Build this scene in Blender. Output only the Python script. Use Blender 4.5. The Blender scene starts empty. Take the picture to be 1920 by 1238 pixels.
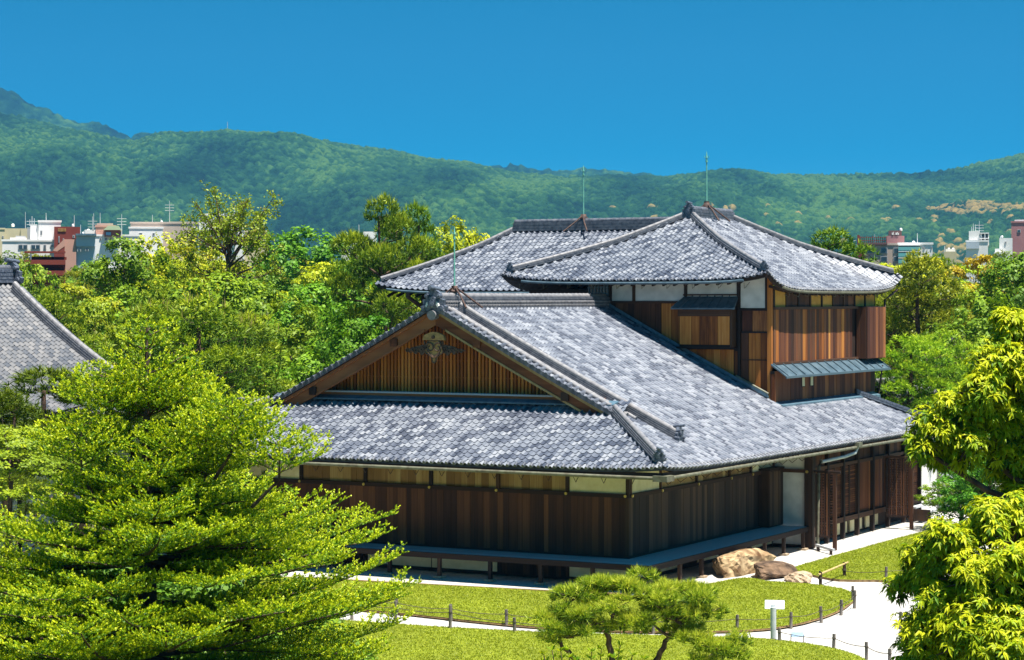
import bpy, math, random
import numpy as np
from mathutils import Matrix, Vector
R = math.radians
scene = bpy.context.scene
coll = scene.collection

# ---------------------------------------------------------------- camera
F, HY, CZ, YAW = 4206.0, 560.0, 8.64, R(28.46)
cam = bpy.data.cameras.new('camera')
cam.sensor_width = 36.0
cam.lens = F / 1920 * 36.0
cam.shift_y = -(619 - HY) / 1920
cam.clip_end = 30000
camo = bpy.data.objects.new('camera', cam)
camo.location = (0, 0, CZ)
camo.rotation_euler = (R(90), 0, 0)
coll.objects.link(camo)
scene.camera = camo

# building frame: u to the right along the gable front, v away along the long side
UX = Vector((math.cos(YAW), -math.sin(YAW), 0))
VX = Vector((math.sin(YAW), math.cos(YAW), 0))
OB = Vector((3.525, 68.0, 0))

# ---------------------------------------------------------------- sky, sun, exposure
trav = (-0.31 * UX + 0.09 * VX + Vector((0, 0, -1))).normalized()
sdir = -trav
world = bpy.data.worlds.new('World')
scene.world = world
world.use_nodes = True
wn = world.node_tree.nodes
wl = world.node_tree.links
for n in list(wn):
    wn.remove(n)
sky = wn.new('ShaderNodeTexSky')
sky.sky_type = 'NISHITA'
sky.sun_disc = False
sky.sun_elevation = math.asin(sdir.z)
sky.sun_rotation = math.atan2(sdir.x, sdir.y)
sky.altitude = 1500
sky.air_density = 1.0
sky.dust_density = 0.0
sky.ozone_density = 6.0
hsv = wn.new('ShaderNodeHueSaturation')
hsv.inputs['Saturation'].default_value = 1.42
hsv.inputs['Value'].default_value = 0.42
hsv.inputs['Hue'].default_value = 0.470
bg = wn.new('ShaderNodeBackground')
bg.inputs['Strength'].default_value = 0.15
wo = wn.new('ShaderNodeOutputWorld')
wtc = wn.new('ShaderNodeTexCoord')
wmp = wn.new('ShaderNodeMapping')
wmp.inputs['Scale'].default_value = (1, 1, 2.7)
wmp.inputs['Location'].default_value = (0, 0, 0.05)
wl.new(wtc.outputs['Generated'], wmp.inputs[0])
wl.new(wmp.outputs[0], sky.inputs[0])
wl.new(sky.outputs[0], hsv.inputs['Color'])
wl.new(hsv.outputs[0], bg.inputs[0])
wl.new(bg.outputs[0], wo.inputs[0])

sun = bpy.data.lights.new('sun', 'SUN')
sun.energy = 4.9
sun.angle = R(0.5)
sun.color = (1.0, 0.95, 0.87)
suno = bpy.data.objects.new('sun', sun)
suno.rotation_euler = trav.to_track_quat('-Z', 'Y').to_euler()
suno.location = (0, 0, 60)
coll.objects.link(suno)

scene.view_settings.view_transform = 'Standard'
scene.view_settings.look = 'None'
scene.view_settings.gamma = 1.0
scene.view_settings.use_curve_mapping = False
scene.view_settings.exposure = 1.2
scene.cycles.max_bounces = 6
scene.cycles.diffuse_bounces = 4
scene.cycles.volume_bounces = 0
scene.cycles.transparent_max_bounces = 6

# ---------------------------------------------------------------- helpers
def wpos(u, v, z=0.0):
    return OB + u * UX + v * VX + Vector((0, 0, z))

def at(px, D, z=0.0):
    return Vector(((px - 960) / F * D, D, z))

def zat(py, D):
    return CZ + (HY - py) * D / F

def ground_px(px, py, z=0.0):
    D = (CZ - z) * F / (py - HY)
    return at(px, D, z)

OFF = {}

def empty(name, loc, rz=0.0):
    o = bpy.data.objects.new(name, None)
    o.location = loc
    o.rotation_euler = (0, 0, rz)
    o.empty_display_size = 0.3
    coll.objects.link(o)
    return o

def tag(o, label=None, cat=None, group=None, kind=None):
    if label: o['label'] = label
    if cat: o['category'] = cat
    if group: o['group'] = group
    if kind: o['kind'] = kind
    return o

def bthing(name, u, v, label, cat, group=None, z=0.0):
    """an Empty at a thing's base, turned to the building frame"""
    o = empty(name, wpos(u, v, z), -YAW)
    OFF[o.name] = (u, v, z)
    return tag(o, label, cat, group)

def boff(parent):
    p = parent
    while p is not None:
        if p.name in OFF:
            return OFF[p.name]
        p = p.parent
    return (0, 0, 0)

def obj(name, mesh, parent=None, loc=(0, 0, 0)):
    o = bpy.data.objects.new(name, mesh)
    o.parent = parent
    o.location = loc
    coll.objects.link(o)
    return o

def mesh_np(name, V, Fc, mat=None, tint=None, smooth=False, n=None, ptint=None):
    """verts (N,3), faces (M,k) with k = 3 or 4, or a list of index lists"""
    me = bpy.data.meshes.new(name)
    V = np.asarray(V, dtype=np.float32)
    if isinstance(Fc, np.ndarray):
        M, k = Fc.shape
        tot = np.full(M, k, dtype=np.int32)
        idx = Fc.astype(np.int32).ravel()
    else:
        tot = np.array([len(f) for f in Fc], dtype=np.int32)
        idx = np.array([i for f in Fc for i in f], dtype=np.int32)
        M = len(tot)
    st = np.concatenate([[0], np.cumsum(tot)[:-1]]).astype(np.int32)
    me.vertices.add(len(V)); me.vertices.foreach_set('co', V.ravel())
    me.loops.add(len(idx)); me.loops.foreach_set('vertex_index', idx)
    me.polygons.add(M); me.polygons.foreach_set('loop_start', st); me.polygons.foreach_set('loop_total', tot)
    sm_ = np.full(M, bool(smooth)) if isinstance(smooth, bool) else np.asarray(smooth, dtype=bool)
    me.polygons.foreach_set('use_smooth', sm_)
    me.update(calc_edges=True)
    if tint is not None:
        a = me.attributes.new('tint', 'FLOAT', 'FACE'); a.data.foreach_set('value', np.asarray(tint, dtype=np.float32))
    if ptint is not None:
        for nm, arr in ptint.items():
            a = me.attributes.new(nm, 'FLOAT', 'POINT'); a.data.foreach_set('value', np.asarray(arr, dtype=np.float32))
    if mat is not None:
        for m in (mat if isinstance(mat, (list, tuple)) else [mat]):
            me.materials.append(m)
    return me

class MB:
    """collects boxes, prisms, tubes and sweeps, builds ONE mesh object"""
    def __init__(s):
        s.v = []; s.f = []; s.sm = []
    def add(s, vs, fs, smooth=False):
        b = len(s.v)
        s.v.extend([tuple(p) for p in vs])
        s.f.extend([[i + b for i in f] for f in fs])
        s.sm.extend([smooth] * len(fs))
        return s
    def box(s, x0, x1, y0, y1, z0, z1):
        vs = [(x, y, z) for z in (z0, z1) for y in (y0, y1) for x in (x0, x1)]
        return s.add(vs, [(0, 2, 3, 1), (4, 5, 7, 6), (0, 1, 5, 4), (2, 6, 7, 3), (0, 4, 6, 2), (1, 3, 7, 5)])
    def beam(s, p, q, w, h, up=(0, 0, 1)):
        p = Vector(p); q = Vector(q); d = (q - p).normalized()
        sd = d.cross(Vector(up))
        if sd.length < 1e-4: sd = d.cross(Vector((1, 0, 0)))
        sd.normalize(); un = sd.cross(d)
        vs = []
        for e in (p, q):
            for a, b in ((-1, -1), (1, -1), (1, 1), (-1, 1)):
                vs.append(e + sd * (a * w / 2) + un * (b * h / 2))
        return s.add(vs, [(0, 1, 2, 3), (7, 6, 5, 4), (0, 4, 5, 1), (1, 5, 6, 2), (2, 6, 7, 3), (3, 7, 4, 0)])
    def tube(s, pts, rad, n=6, cap=True):
        pts = [Vector(p) for p in pts]
        if not hasattr(rad, '__len__'): rad = [rad] * len(pts)
        vs = []; fs = []
        ref = Vector((0.13, 0.27, 0.95))
        for i, p in enumerate(pts):
            d = (pts[min(i + 1, len(pts) - 1)] - pts[max(i - 1, 0)])
            d = d.normalized() if d.length > 1e-6 else Vector((0, 0, 1))
            a = d.cross(ref)
            if a.length < 0.05: a = d.cross(Vector((1, 0, 0)))
            a.normalize(); b = d.cross(a)
            for k in range(n):
                t = 2 * math.pi * k / n
                vs.append(p + (a * math.cos(t) + b * math.sin(t)) * rad[i])
        for i in range(len(pts) - 1):
            for k in range(n):
                fs.append((i * n + k, i * n + (k + 1) % n, (i + 1) * n + (k + 1) % n, (i + 1) * n + k))
        s.add(vs, fs, True)
        if cap:
            s.add(vs[:n], [tuple(range(n))[::-1]]); s.add(vs[-n:], [tuple(range(n))])
        return s
    def prism(s, poly, axis, a0, a1):
        """poly in the two other axes, extruded along axis from a0 to a1"""
        n = len(poly)
        def mk(p, a):
            return {'x': (a, p[0], p[1]), 'y': (p[0], a, p[1]), 'z': (p[0], p[1], a)}[axis]
        vs = [mk(p, a0) for p in poly] + [mk(p, a1) for p in poly]
        fs = [tuple(range(n))[::-1], tuple(range(n, 2 * n))]
        fs += [(i, (i + 1) % n, n + (i + 1) % n, n + i) for i in range(n)]
        return s.add(vs, fs)
    def sweep(s, prof, pts, closed=True, lateral=None, smooth=False):
        """prof: (side, up) points carried along pts; up stays vertical"""
        pts = [Vector(p) for p in pts]; n = len(prof); vs = []; fs = []
        for i, p in enumerate(pts):
            d = pts[min(i + 1, len(pts) - 1)] - pts[max(i - 1, 0)]
            if lateral is None:
                sd = Vector((d.y, -d.x, 0)).normalized()
            else:
                sd = Vector(lateral)
            for a, b in prof:
                vs.append(p + sd * a + Vector((0, 0, b)))
        m = n if closed else n - 1
        for i in range(len(pts) - 1):
            for k in range(m):
                fs.append((i * n + k, i * n + (k + 1) % n, (i + 1) * n + (k + 1) % n, (i + 1) * n + k))
        s.add(vs, fs, smooth)
        s.add(vs[:n], [tuple(range(n))[::-1]]); s.add(vs[-n:], [tuple(range(n))])
        return s
    def build(s, name, mat, parent=None, loc=(0, 0, 0), off=None):
        V = np.array(s.v, dtype=np.float32).reshape(-1, 3)
        if off is None: off = boff(parent)
        V = V - np.array(off, dtype=np.float32)
        return obj(name, mesh_np(name, V, s.f, mat, smooth=s.sm if any(s.sm) else False), parent, loc)

# ---------------------------------------------------------------- materials
def newmat(name):
    m = bpy.data.materials.new(name); m.use_nodes = True
    nt = m.node_tree
    return m, nt, nt.nodes['Principled BSDF'], nt.nodes['Material Output']

def ramp(nt, stops):
    r = nt.nodes.new('ShaderNodeValToRGB')
    e = r.color_ramp.elements
    while len(e) < len(stops): e.new(0.5)
    for el, (p, c) in zip(e, stops):
        el.position = p; el.color = (*c, 1)
    return r

def surf(name, c1, c2, scale=4.0, rough=0.7, bump=0.0, stretch=(1, 1, 1), spec=0.3, detail=4.0, dist=0.02, metal=0.0, big=0.0, bigscale=0.4):
    """two tones mixed by noise in object space"""
    m, nt, b, out = newmat(name)
    N = nt.nodes; L = nt.links
    tc = N.new('ShaderNodeTexCoord'); mp = N.new('ShaderNodeMapping'); mp.inputs['Scale'].default_value = stretch
    no = N.new('ShaderNodeTexNoise'); no.inputs['Scale'].default_value = scale; no.inputs['Detail'].default_value = detail
    L.new(tc.outputs['Object'], mp.inputs[0]); L.new(mp.outputs[0], no.inputs['Vector'])
    r = ramp(nt, [(0.32, c1), (0.68, c2)])
    L.new(no.outputs['Fac'], r.inputs[0])
    col = r.outputs[0]
    if big:
        n2 = N.new('ShaderNodeTexNoise'); n2.inputs['Scale'].default_value = bigscale; n2.inputs['Detail'].default_value = 3
        L.new(tc.outputs['Object'], n2.inputs['Vector'])
        mr = N.new('ShaderNodeMapRange'); mr.inputs[1].default_value = 0.3; mr.inputs[2].default_value = 0.7
        mr.inputs[3].default_value = 1 - big; mr.inputs[4].default_value = 1 + big * 0.6
        L.new(n2.outputs['Fac'], mr.inputs[0])
        mx = N.new('ShaderNodeVectorMath'); mx.operation = 'SCALE'
        L.new(col, mx.inputs[0]); L.new(mr.outputs[0], mx.inputs['Scale']); col = mx.outputs[0]
    L.new(col, b.inputs['Base Color'])
    b.inputs['Roughness'].default_value = rough
    b.inputs['Specular IOR Level'].default_value = spec
    b.inputs['Metallic'].default_value = metal
    if bump:
        bp = N.new('ShaderNodeBump'); bp.inputs['Strength'].default_value = bump; bp.inputs['Distance'].default_value = dist
        L.new(no.outputs['Fac'], bp.inputs['Height']); L.new(bp.outputs[0], b.inputs['Normal'])
    return m

def wood(name, stops, rough=0.75, axis='z', bump=0.35, gscale=1.0):
    """weathered boards: tone by object, grain along an axis"""
    m, nt, b, out = newmat(name)
    N = nt.nodes; L = nt.links
    tc = N.new('ShaderNodeTexCoord'); oi = N.new('ShaderNodeObjectInfo')
    ad = N.new('ShaderNodeVectorMath'); ad.operation = 'ADD'
    sc = N.new('ShaderNodeVectorMath'); sc.operation = 'SCALE'; sc.inputs['Scale'].default_value = 1.0
    cb = N.new('ShaderNodeCombineXYZ'); mu = N.new('ShaderNodeMath'); mu.operation = 'MULTIPLY'; mu.inputs[1].default_value = 37.0
    L.new(oi.outputs['Random'], mu.inputs[0])
    for k in range(3): L.new(mu.outputs[0], cb.inputs[k])
    L.new(tc.outputs['Object'], ad.inputs[0]); L.new(cb.outputs[0], ad.inputs[1])
    mp = N.new('ShaderNodeMapping')
    st = {'z': (9, 9, 0.7), 'x': (0.7, 9, 9), 'y': (9, 0.7, 9)}[axis]
    mp.inputs['Scale'].default_value = tuple(q * gscale for q in st)
    L.new(ad.outputs[0], mp.inputs[0])
    no = N.new('ShaderNodeTexNoise'); no.inputs['Scale'].default_value = 1.0; no.inputs['Detail'].default_value = 5; no.inputs['Distortion'].default_value = 0.5
    L.new(mp.outputs[0], no.inputs['Vector'])
    n2 = N.new('ShaderNodeTexNoise'); n2.inputs['Scale'].default_value = 1.6; n2.inputs['Detail'].default_value = 3
    L.new(ad.outputs[0], n2.inputs['Vector'])
    # value = random*0.6 + grain*0.5 + blotch*0.35 - 0.2
    a1 = N.new('ShaderNodeMath'); a1.operation = 'MULTIPLY_ADD'; a1.inputs[1].default_value = 0.62; a1.inputs[2].default_value = -0.26
    L.new(oi.outputs['Random'], a1.inputs[0])
    a2 = N.new('ShaderNodeMath'); a2.operation = 'MULTIPLY_ADD'; a2.inputs[1].default_value = 0.62
    L.new(no.outputs['Fac'], a2.inputs[0]); L.new(a1.outputs[0], a2.inputs[2])
    a3 = N.new('ShaderNodeMath'); a3.operation = 'MULTIPLY_ADD'; a3.inputs[1].default_value = 0.3
    L.new(n2.outputs['Fac'], a3.inputs[0]); L.new(a2.outputs[0], a3.inputs[2])
    r = ramp(nt, stops)
    L.new(a3.outputs[0], r.inputs[0]); L.new(r.outputs[0], b.inputs['Base Color'])
    b.inputs['Roughness'].default_value = rough; b.inputs['Specular IOR Level'].default_value = 0.25
    bp = N.new('ShaderNodeBump'); bp.inputs['Strength'].default_value = bump; bp.inputs['Distance'].default_value = 0.01
    L.new(no.outputs['Fac'], bp.inputs['Height']); L.new(bp.outputs[0], b.inputs['Normal'])
    return m

def tile_mat(name, stops, rough=0.42):
    m, nt, b, out = newmat(name)
    N = nt.nodes; L = nt.links
    at_ = N.new('ShaderNodeAttribute'); at_.attribute_name = 'tint'
    geo = N.new('ShaderNodeNewGeometry')
    no = N.new('ShaderNodeTexNoise'); no.inputs['Scale'].default_value = 9.0; no.inputs['Detail'].default_value = 4
    L.new(geo.outputs['Position'], no.inputs['Vector'])
    n2 = N.new('ShaderNodeTexNoise'); n2.inputs['Scale'].default_value = 0.55; n2.inputs['Detail'].default_value = 2
    L.new(geo.outputs['Position'], n2.inputs['Vector'])
    a = N.new('ShaderNodeMath'); a.operation = 'MULTIPLY_ADD'; a.inputs[1].default_value = 0.22; L.new(no.outputs['Fac'], a.inputs[0])
    s0 = N.new('ShaderNodeMath'); s0.operation = 'ADD'; s0.inputs[1].default_value = -0.19; L.new(at_.outputs['Fac'], s0.inputs[0])
    L.new(s0.outputs[0], a.inputs[2])
    a2 = N.new('ShaderNodeMath'); a2.operation = 'MULTIPLY_ADD'; a2.inputs[1].default_value = 0.16; L.new(n2.outputs['Fac'], a2.inputs[0]); L.new(a.outputs[0], a2.inputs[2])
    r = ramp(nt, stops); L.new(a2.outputs[0], r.inputs[0]); L.new(r.outputs[0], b.inputs['Base Color'])
    b.inputs['Roughness'].default_value = rough; b.inputs['Specular IOR Level'].default_value = 0.42
    bp = N.new('ShaderNodeBump'); bp.inputs['Strength'].default_value = 0.15; bp.inputs['Distance'].default_value = 0.01
    L.new(no.outputs['Fac'], bp.inputs['Height']); L.new(bp.outputs[0], b.inputs['Normal'])
    return m

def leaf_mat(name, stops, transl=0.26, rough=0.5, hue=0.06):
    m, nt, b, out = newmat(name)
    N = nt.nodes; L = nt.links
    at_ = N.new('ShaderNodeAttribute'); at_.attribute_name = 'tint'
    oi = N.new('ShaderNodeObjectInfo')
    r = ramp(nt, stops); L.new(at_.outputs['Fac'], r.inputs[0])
    hs = N.new('ShaderNodeHueSaturation')
    mr = N.new('ShaderNodeMapRange'); mr.inputs[3].default_value = 0.5 - hue / 2; mr.inputs[4].default_value = 0.5 + hue / 2
    L.new(oi.outputs['Random'], mr.inputs[0]); L.new(mr.outputs[0], hs.inputs['Hue'])
    L.new(r.outputs[0], hs.inputs['Color'])
    L.new(hs.outputs[0], b.inputs['Base Color'])
    b.inputs['Roughness'].default_value = rough; b.inputs['Specular IOR Level'].default_value = 0.25
    tr = N.new('ShaderNodeBsdfTranslucent'); L.new(hs.outputs[0], tr.inputs[0])
    mx = N.new('ShaderNodeMixShader'); mx.inputs[0].default_value = transl
    L.new(b.outputs[0], mx.inputs[1]); L.new(tr.outputs[0], mx.inputs[2]); L.new(mx.outputs[0], out.inputs[0])
    return m

M = {}
M['tile'] = tile_mat('roof_tile', [(0.0, (0.030, 0.038, 0.060)), (0.3, (0.060, 0.071, 0.100)), (0.5, (0.107, 0.121, 0.155)), (0.7, (0.172, 0.187, 0.220)), (1.0, (0.285, 0.296, 0.322))])
M['tile_left'] = tile_mat('roof_tile_worn', [(0.0, (0.03, 0.036, 0.05)), (0.35, (0.068, 0.076, 0.092)), (0.6, (0.11, 0.112, 0.12)), (1.0, (0.19, 0.182, 0.178))])
M['ridge'] = surf('ridge_tile', (0.06, 0.068, 0.088), (0.16, 0.165, 0.185), 7, 0.42, 0.2, spec=0.45)
M['ridge_light'] = surf('ridge_cap_tile', (0.16, 0.155, 0.165), (0.28, 0.27, 0.27), 6, 0.45, 0.2, spec=0.4)
M['oni'] = surf('dark_ornament_tile', (0.045, 0.055, 0.08), (0.16, 0.18, 0.22), 14, 0.4, 0.3, spec=0.5)
M['under'] = surf('roof_bed', (0.05, 0.05, 0.06), (0.09, 0.09, 0.1), 5, 0.9)
M['flash'] = surf('flashing', (0.05, 0.10, 0.14), (0.11, 0.19, 0.24), 6, 0.45, 0.1, spec=0.5)
M['copper'] = surf('gutter_copper', (0.10, 0.085, 0.055), (0.19, 0.19, 0.13), 5, 0.5, 0.1, spec=0.4)
M['verdigris'] = surf('verdigris_rod', (0.10, 0.33, 0.26), (0.2, 0.48, 0.38), 8, 0.6)
M['iron'] = surf('rusty_iron', (0.035, 0.028, 0.03), (0.12, 0.065, 0.045), 9, 0.7, 0.2)
M['dark'] = wood('dark_board', [(0.0, (0.022, 0.011, 0.009)), (0.3, (0.062, 0.027, 0.017)), (0.6, (0.115, 0.047, 0.024)), (1.0, (0.24, 0.10, 0.04))], gscale=1.0)
M['grey'] = wood('grey_board', [(0.0, (0.018, 0.012, 0.010)), (0.4, (0.055, 0.034, 0.025)), (0.7, (0.105, 0.062, 0.04)), (1.0, (0.19, 0.11, 0.06))])
M['orange'] = wood('weathered_orange_board', [(0.0, (0.05, 0.016, 0.007)), (0.28, (0.15, 0.046, 0.014)), (0.5, (0.36, 0.115, 0.024)), (0.75, (0.56, 0.22, 0.048)), (1.0, (0.68, 0.36, 0.12))])
M['redwood'] = wood('red_brown_board', [(0.0, (0.03, 0.012, 0.009)), (0.4, (0.10, 0.034, 0.019)), (0.7, (0.21, 0.075, 0.03)), (1.0, (0.5, 0.2, 0.06))])
M['slat'] = wood('gable_slat', [(0.0, (0.17, 0.045, 0.012)), (0.4, (0.42, 0.13, 0.024)), (0.7, (0.64, 0.23, 0.04)), (1.0, (0.74, 0.34, 0.08))])
M['tan'] = wood('transom_board', [(0.0, (0.14, 0.075, 0.025)), (0.45, (0.27, 0.16, 0.06)), (0.75, (0.40, 0.27, 0.11)), (1.0, (0.5, 0.38, 0.19))])
M['barge'] = wood('barge_board', [(0.0, (0.04, 0.014, 0.008)), (0.35, (0.15, 0.05, 0.02)), (0.65, (0.30, 0.115, 0.045)), (1.0, (0.45, 0.2, 0.08))], axis='x', gscale=0.6)
M['post'] = wood('dark_timber', [(0.0, (0.013, 0.01, 0.01)), (0.5, (0.04, 0.025, 0.018)), (1.0, (0.12, 0.06, 0.03))], gscale=0.6)
M['rail'] = wood('dark_rail', [(0.0, (0.014, 0.010, 0.010)), (0.5, (0.045, 0.025, 0.018)), (1.0, (0.13, 0.06, 0.03))], axis='x', gscale=0.6)
M['deck'] = wood('veranda_deck', [(0.0, (0.36, 0.37, 0.39)), (0.5, (0.5, 0.51, 0.52)), (1.0, (0.5, 0.5, 0.5))], axis='x', gscale=0.8)
M['white_plaster'] = surf('white_plaster', (0.60, 0.59, 0.55), (0.80, 0.78, 0.73), 2.2, 0.9, 0.05, big=0.12)
M['cream_plaster'] = surf('cream_plaster', (0.72, 0.64, 0.36), (0.85, 0.78, 0.52), 3, 0.9, 0.05, big=0.1)
M['amber'] = surf('amber_panel', (0.5, 0.25, 0.04), (0.62, 0.34, 0.07), 3, 0.8)
M['brass'] = surf('brass_boss', (0.55, 0.38, 0.08), (0.75, 0.55, 0.15), 10, 0.35, metal=0.5)
M['carved'] = surf('carved_ornament', (0.05, 0.03, 0.02), (0.17, 0.10, 0.06), 14, 0.7, 0.4)
M['carved_light'] = surf('bare_carved_wood', (0.34, 0.18, 0.06), (0.55, 0.33, 0.12), 8, 0.75, 0.2)
M['metalroof'] = surf('sheet_metal_roof', (0.05, 0.085, 0.11), (0.11, 0.16, 0.19), 4, 0.4, 0.05, spec=0.5)
M['glass'] = surf('dark_glass', (0.02, 0.03, 0.04), (0.05, 0.07, 0.09), 1.0, 0.1, spec=0.6)
M['gravel'] = surf('white_gravel', (0.38, 0.36, 0.325), (0.58, 0.55, 0.51), 14, 0.95, 0.5, detail=9, dist=0.03, big=0.16, bigscale=0.6)
M['soil'] = surf('bare_soil', (0.16, 0.10, 0.05), (0.30, 0.2, 0.09), 9, 0.95, 0.3)
M['lawn'] = surf('lawn_turf', (0.15, 0.19, 0.008), (0.235, 0.265, 0.014), 5, 0.95, 0.3, detail=8, big=0.25, bigscale=0.5)
M['ground'] = surf('garden_ground', (0.05, 0.06, 0.02), (0.13, 0.13, 0.05), 0.6, 0.95, 0.2, big=0.2, bigscale=0.05)
M['bark'] = surf('tree_bark', (0.035, 0.022, 0.018), (0.13, 0.085, 0.06), 9, 0.9, 0.6, stretch=(1, 1, 0.35), dist=0.04)
M['pinebark'] = surf('pine_bark', (0.025, 0.017, 0.015), (0.17, 0.105, 0.07), 11, 0.9, 0.7, stretch=(1, 1, 0.5), dist=0.04)
M['stump'] = surf('weathered_post', (0.10, 0.085, 0.075), (0.23, 0.2, 0.17), 12, 0.9, 0.3, stretch=(1, 1, 0.3))
M['rope'] = surf('dark_rope', (0.06, 0.05, 0.04), (0.11, 0.09, 0.06), 20, 0.9)
M['bamboo'] = surf('bamboo', (0.42, 0.29, 0.10), (0.6, 0.44, 0.19), 6, 0.5)
M['rock_orange'] = surf('ochre_rock', (0.13, 0.06, 0.022), (0.55, 0.40, 0.22), 2.6, 0.9, 1.0, detail=9, dist=0.06, big=0.25, bigscale=1.3)
M['rock_dark'] = surf('dark_brown_rock', (0.025, 0.016, 0.011), (0.20, 0.125, 0.075), 3.4, 0.9, 1.0, detail=9, dist=0.06, big=0.3, bigscale=1.5)
M['rock_pale'] = surf('pale_rock', (0.3, 0.2, 0.12), (0.52, 0.41, 0.28), 4, 0.9, 0.7, detail=9, dist=0.05)
M['sign_white'] = surf('sign_panel', (0.62, 0.68, 0.72), (0.72, 0.77, 0.8), 2, 0.4)
M['sign_blue'] = surf('sign_face', (0.24, 0.38, 0.55), (0.34, 0.48, 0.63), 3, 0.4)
M['pipe'] = surf('painted_pipe', (0.42, 0.45, 0.46), (0.55, 0.57, 0.57), 5, 0.5)
# leaves (dark to light)
M['leaf_green'] = leaf_mat('leaf_green', [(0.0, (0.04, 0.10, 0.006)), (0.5, (0.13, 0.26, 0.010)), (1.0, (0.30, 0.46, 0.016))], hue=0.05)
M['leaf_deep'] = leaf_mat('leaf_deep_green', [(0.0, (0.036, 0.100, 0.0095)), (0.5, (0.100, 0.226, 0.0135)), (1.0, (0.234, 0.396, 0.0162))])
M['leaf_yellow'] = leaf_mat('leaf_yellow_green', [(0.0, (0.116, 0.182, 0.0054)), (0.5, (0.380, 0.446, 0.0095)), (1.0, (0.710, 0.676, 0.0162))])
M['leaf_gold'] = leaf_mat('leaf_golden', [(0.0, (0.120, 0.112, 0.0067)), (0.5, (0.375, 0.285, 0.0108)), (1.0, (0.630, 0.420, 0.0189))], hue=0.02)
M['leaf_olive'] = leaf_mat('leaf_olive', [(0.0, (0.048, 0.096, 0.0080)), (0.5, (0.168, 0.252, 0.0120)), (1.0, (0.396, 0.444, 0.0200))])
M['needle_dark'] = leaf_mat('needle_dark', [(0.0, (0.048, 0.114, 0.0092)), (0.5, (0.155, 0.255, 0.0122)), (1.0, (0.442, 0.510, 0.0184))], transl=0.2, hue=0.03)
M['needle_bright'] = leaf_mat('needle_bright', [(0.0, (0.066, 0.154, 0.0122)), (0.5, (0.243, 0.408, 0.0153)), (1.0, (0.619, 0.734, 0.0306))], transl=0.3, hue=0.03)
M['fir'] = leaf_mat('fir_needle', [(0.0, (0.010, 0.045, 0.008)), (0.4, (0.045, 0.14, 0.008)), (0.72, (0.215, 0.35, 0.005)), (1.0, (0.54, 0.60, 0.010))], transl=0.25, hue=0.0)
M['big_leaf'] = leaf_mat('oak_leaf', [(0.0, (0.025, 0.085, 0.006)), (0.35, (0.11, 0.24, 0.006)), (0.7, (0.34, 0.45, 0.006)), (1.0, (0.60, 0.62, 0.012))], transl=0.38, hue=0.0)
M['leaf_lime'] = leaf_mat('leaf_lime', [(0.0, (0.05, 0.11, 0.005)), (0.5, (0.19, 0.29, 0.008)), (1.0, (0.40, 0.48, 0.012))])
# ---------------------------------------------------------------- roof tiles
TW, TL, TE = 0.265, 0.285, 0.235

def tile_verts():
    n = 7
    t = np.linspace(0, 1, n)
    h = 0.036 * np.cos(2 * np.pi * (t - 0.78)) + 0.010 * np.cos(4 * np.pi * (t - 0.78))
    x = (t - 0.5) * TW
    A = np.stack([x, np.zeros(n), h + 0.028], 1)
    B = np.stack([x, np.full(n, TL), h], 1)
    Lp = np.stack([x, np.zeros(n), h + 0.006], 1)
    V = np.concatenate([A, B, A, Lp])
    q = []
    for i in range(n - 1): q.append((i, i + 1, n + i + 1, n + i))
    for i in range(n - 1): q.append((3 * n + i, 3 * n + i + 1, 2 * n + i + 1, 2 * n + i))
    return V, np.array(q)
TV, TQ = tile_verts()
TSM = [True] * 6 + [False] * 6
TINTS = [0.16, 0.30, 0.42, 0.52, 0.60, 0.68, 0.78, 0.90]
TPROB = [0.07, 0.11, 0.10, 0.14, 0.18, 0.16, 0.14, 0.10]
TILE_MESH = {}

def tile_mesh(k, matkey):
    if (k, matkey) not in TILE_MESH:
        TILE_MESH[(k, matkey)] = mesh_np('tile', TV, TQ, M[matkey], tint=[TINTS[k]] * len(TQ), smooth=TSM)
    return TILE_MESH[(k, matkey)]

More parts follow.
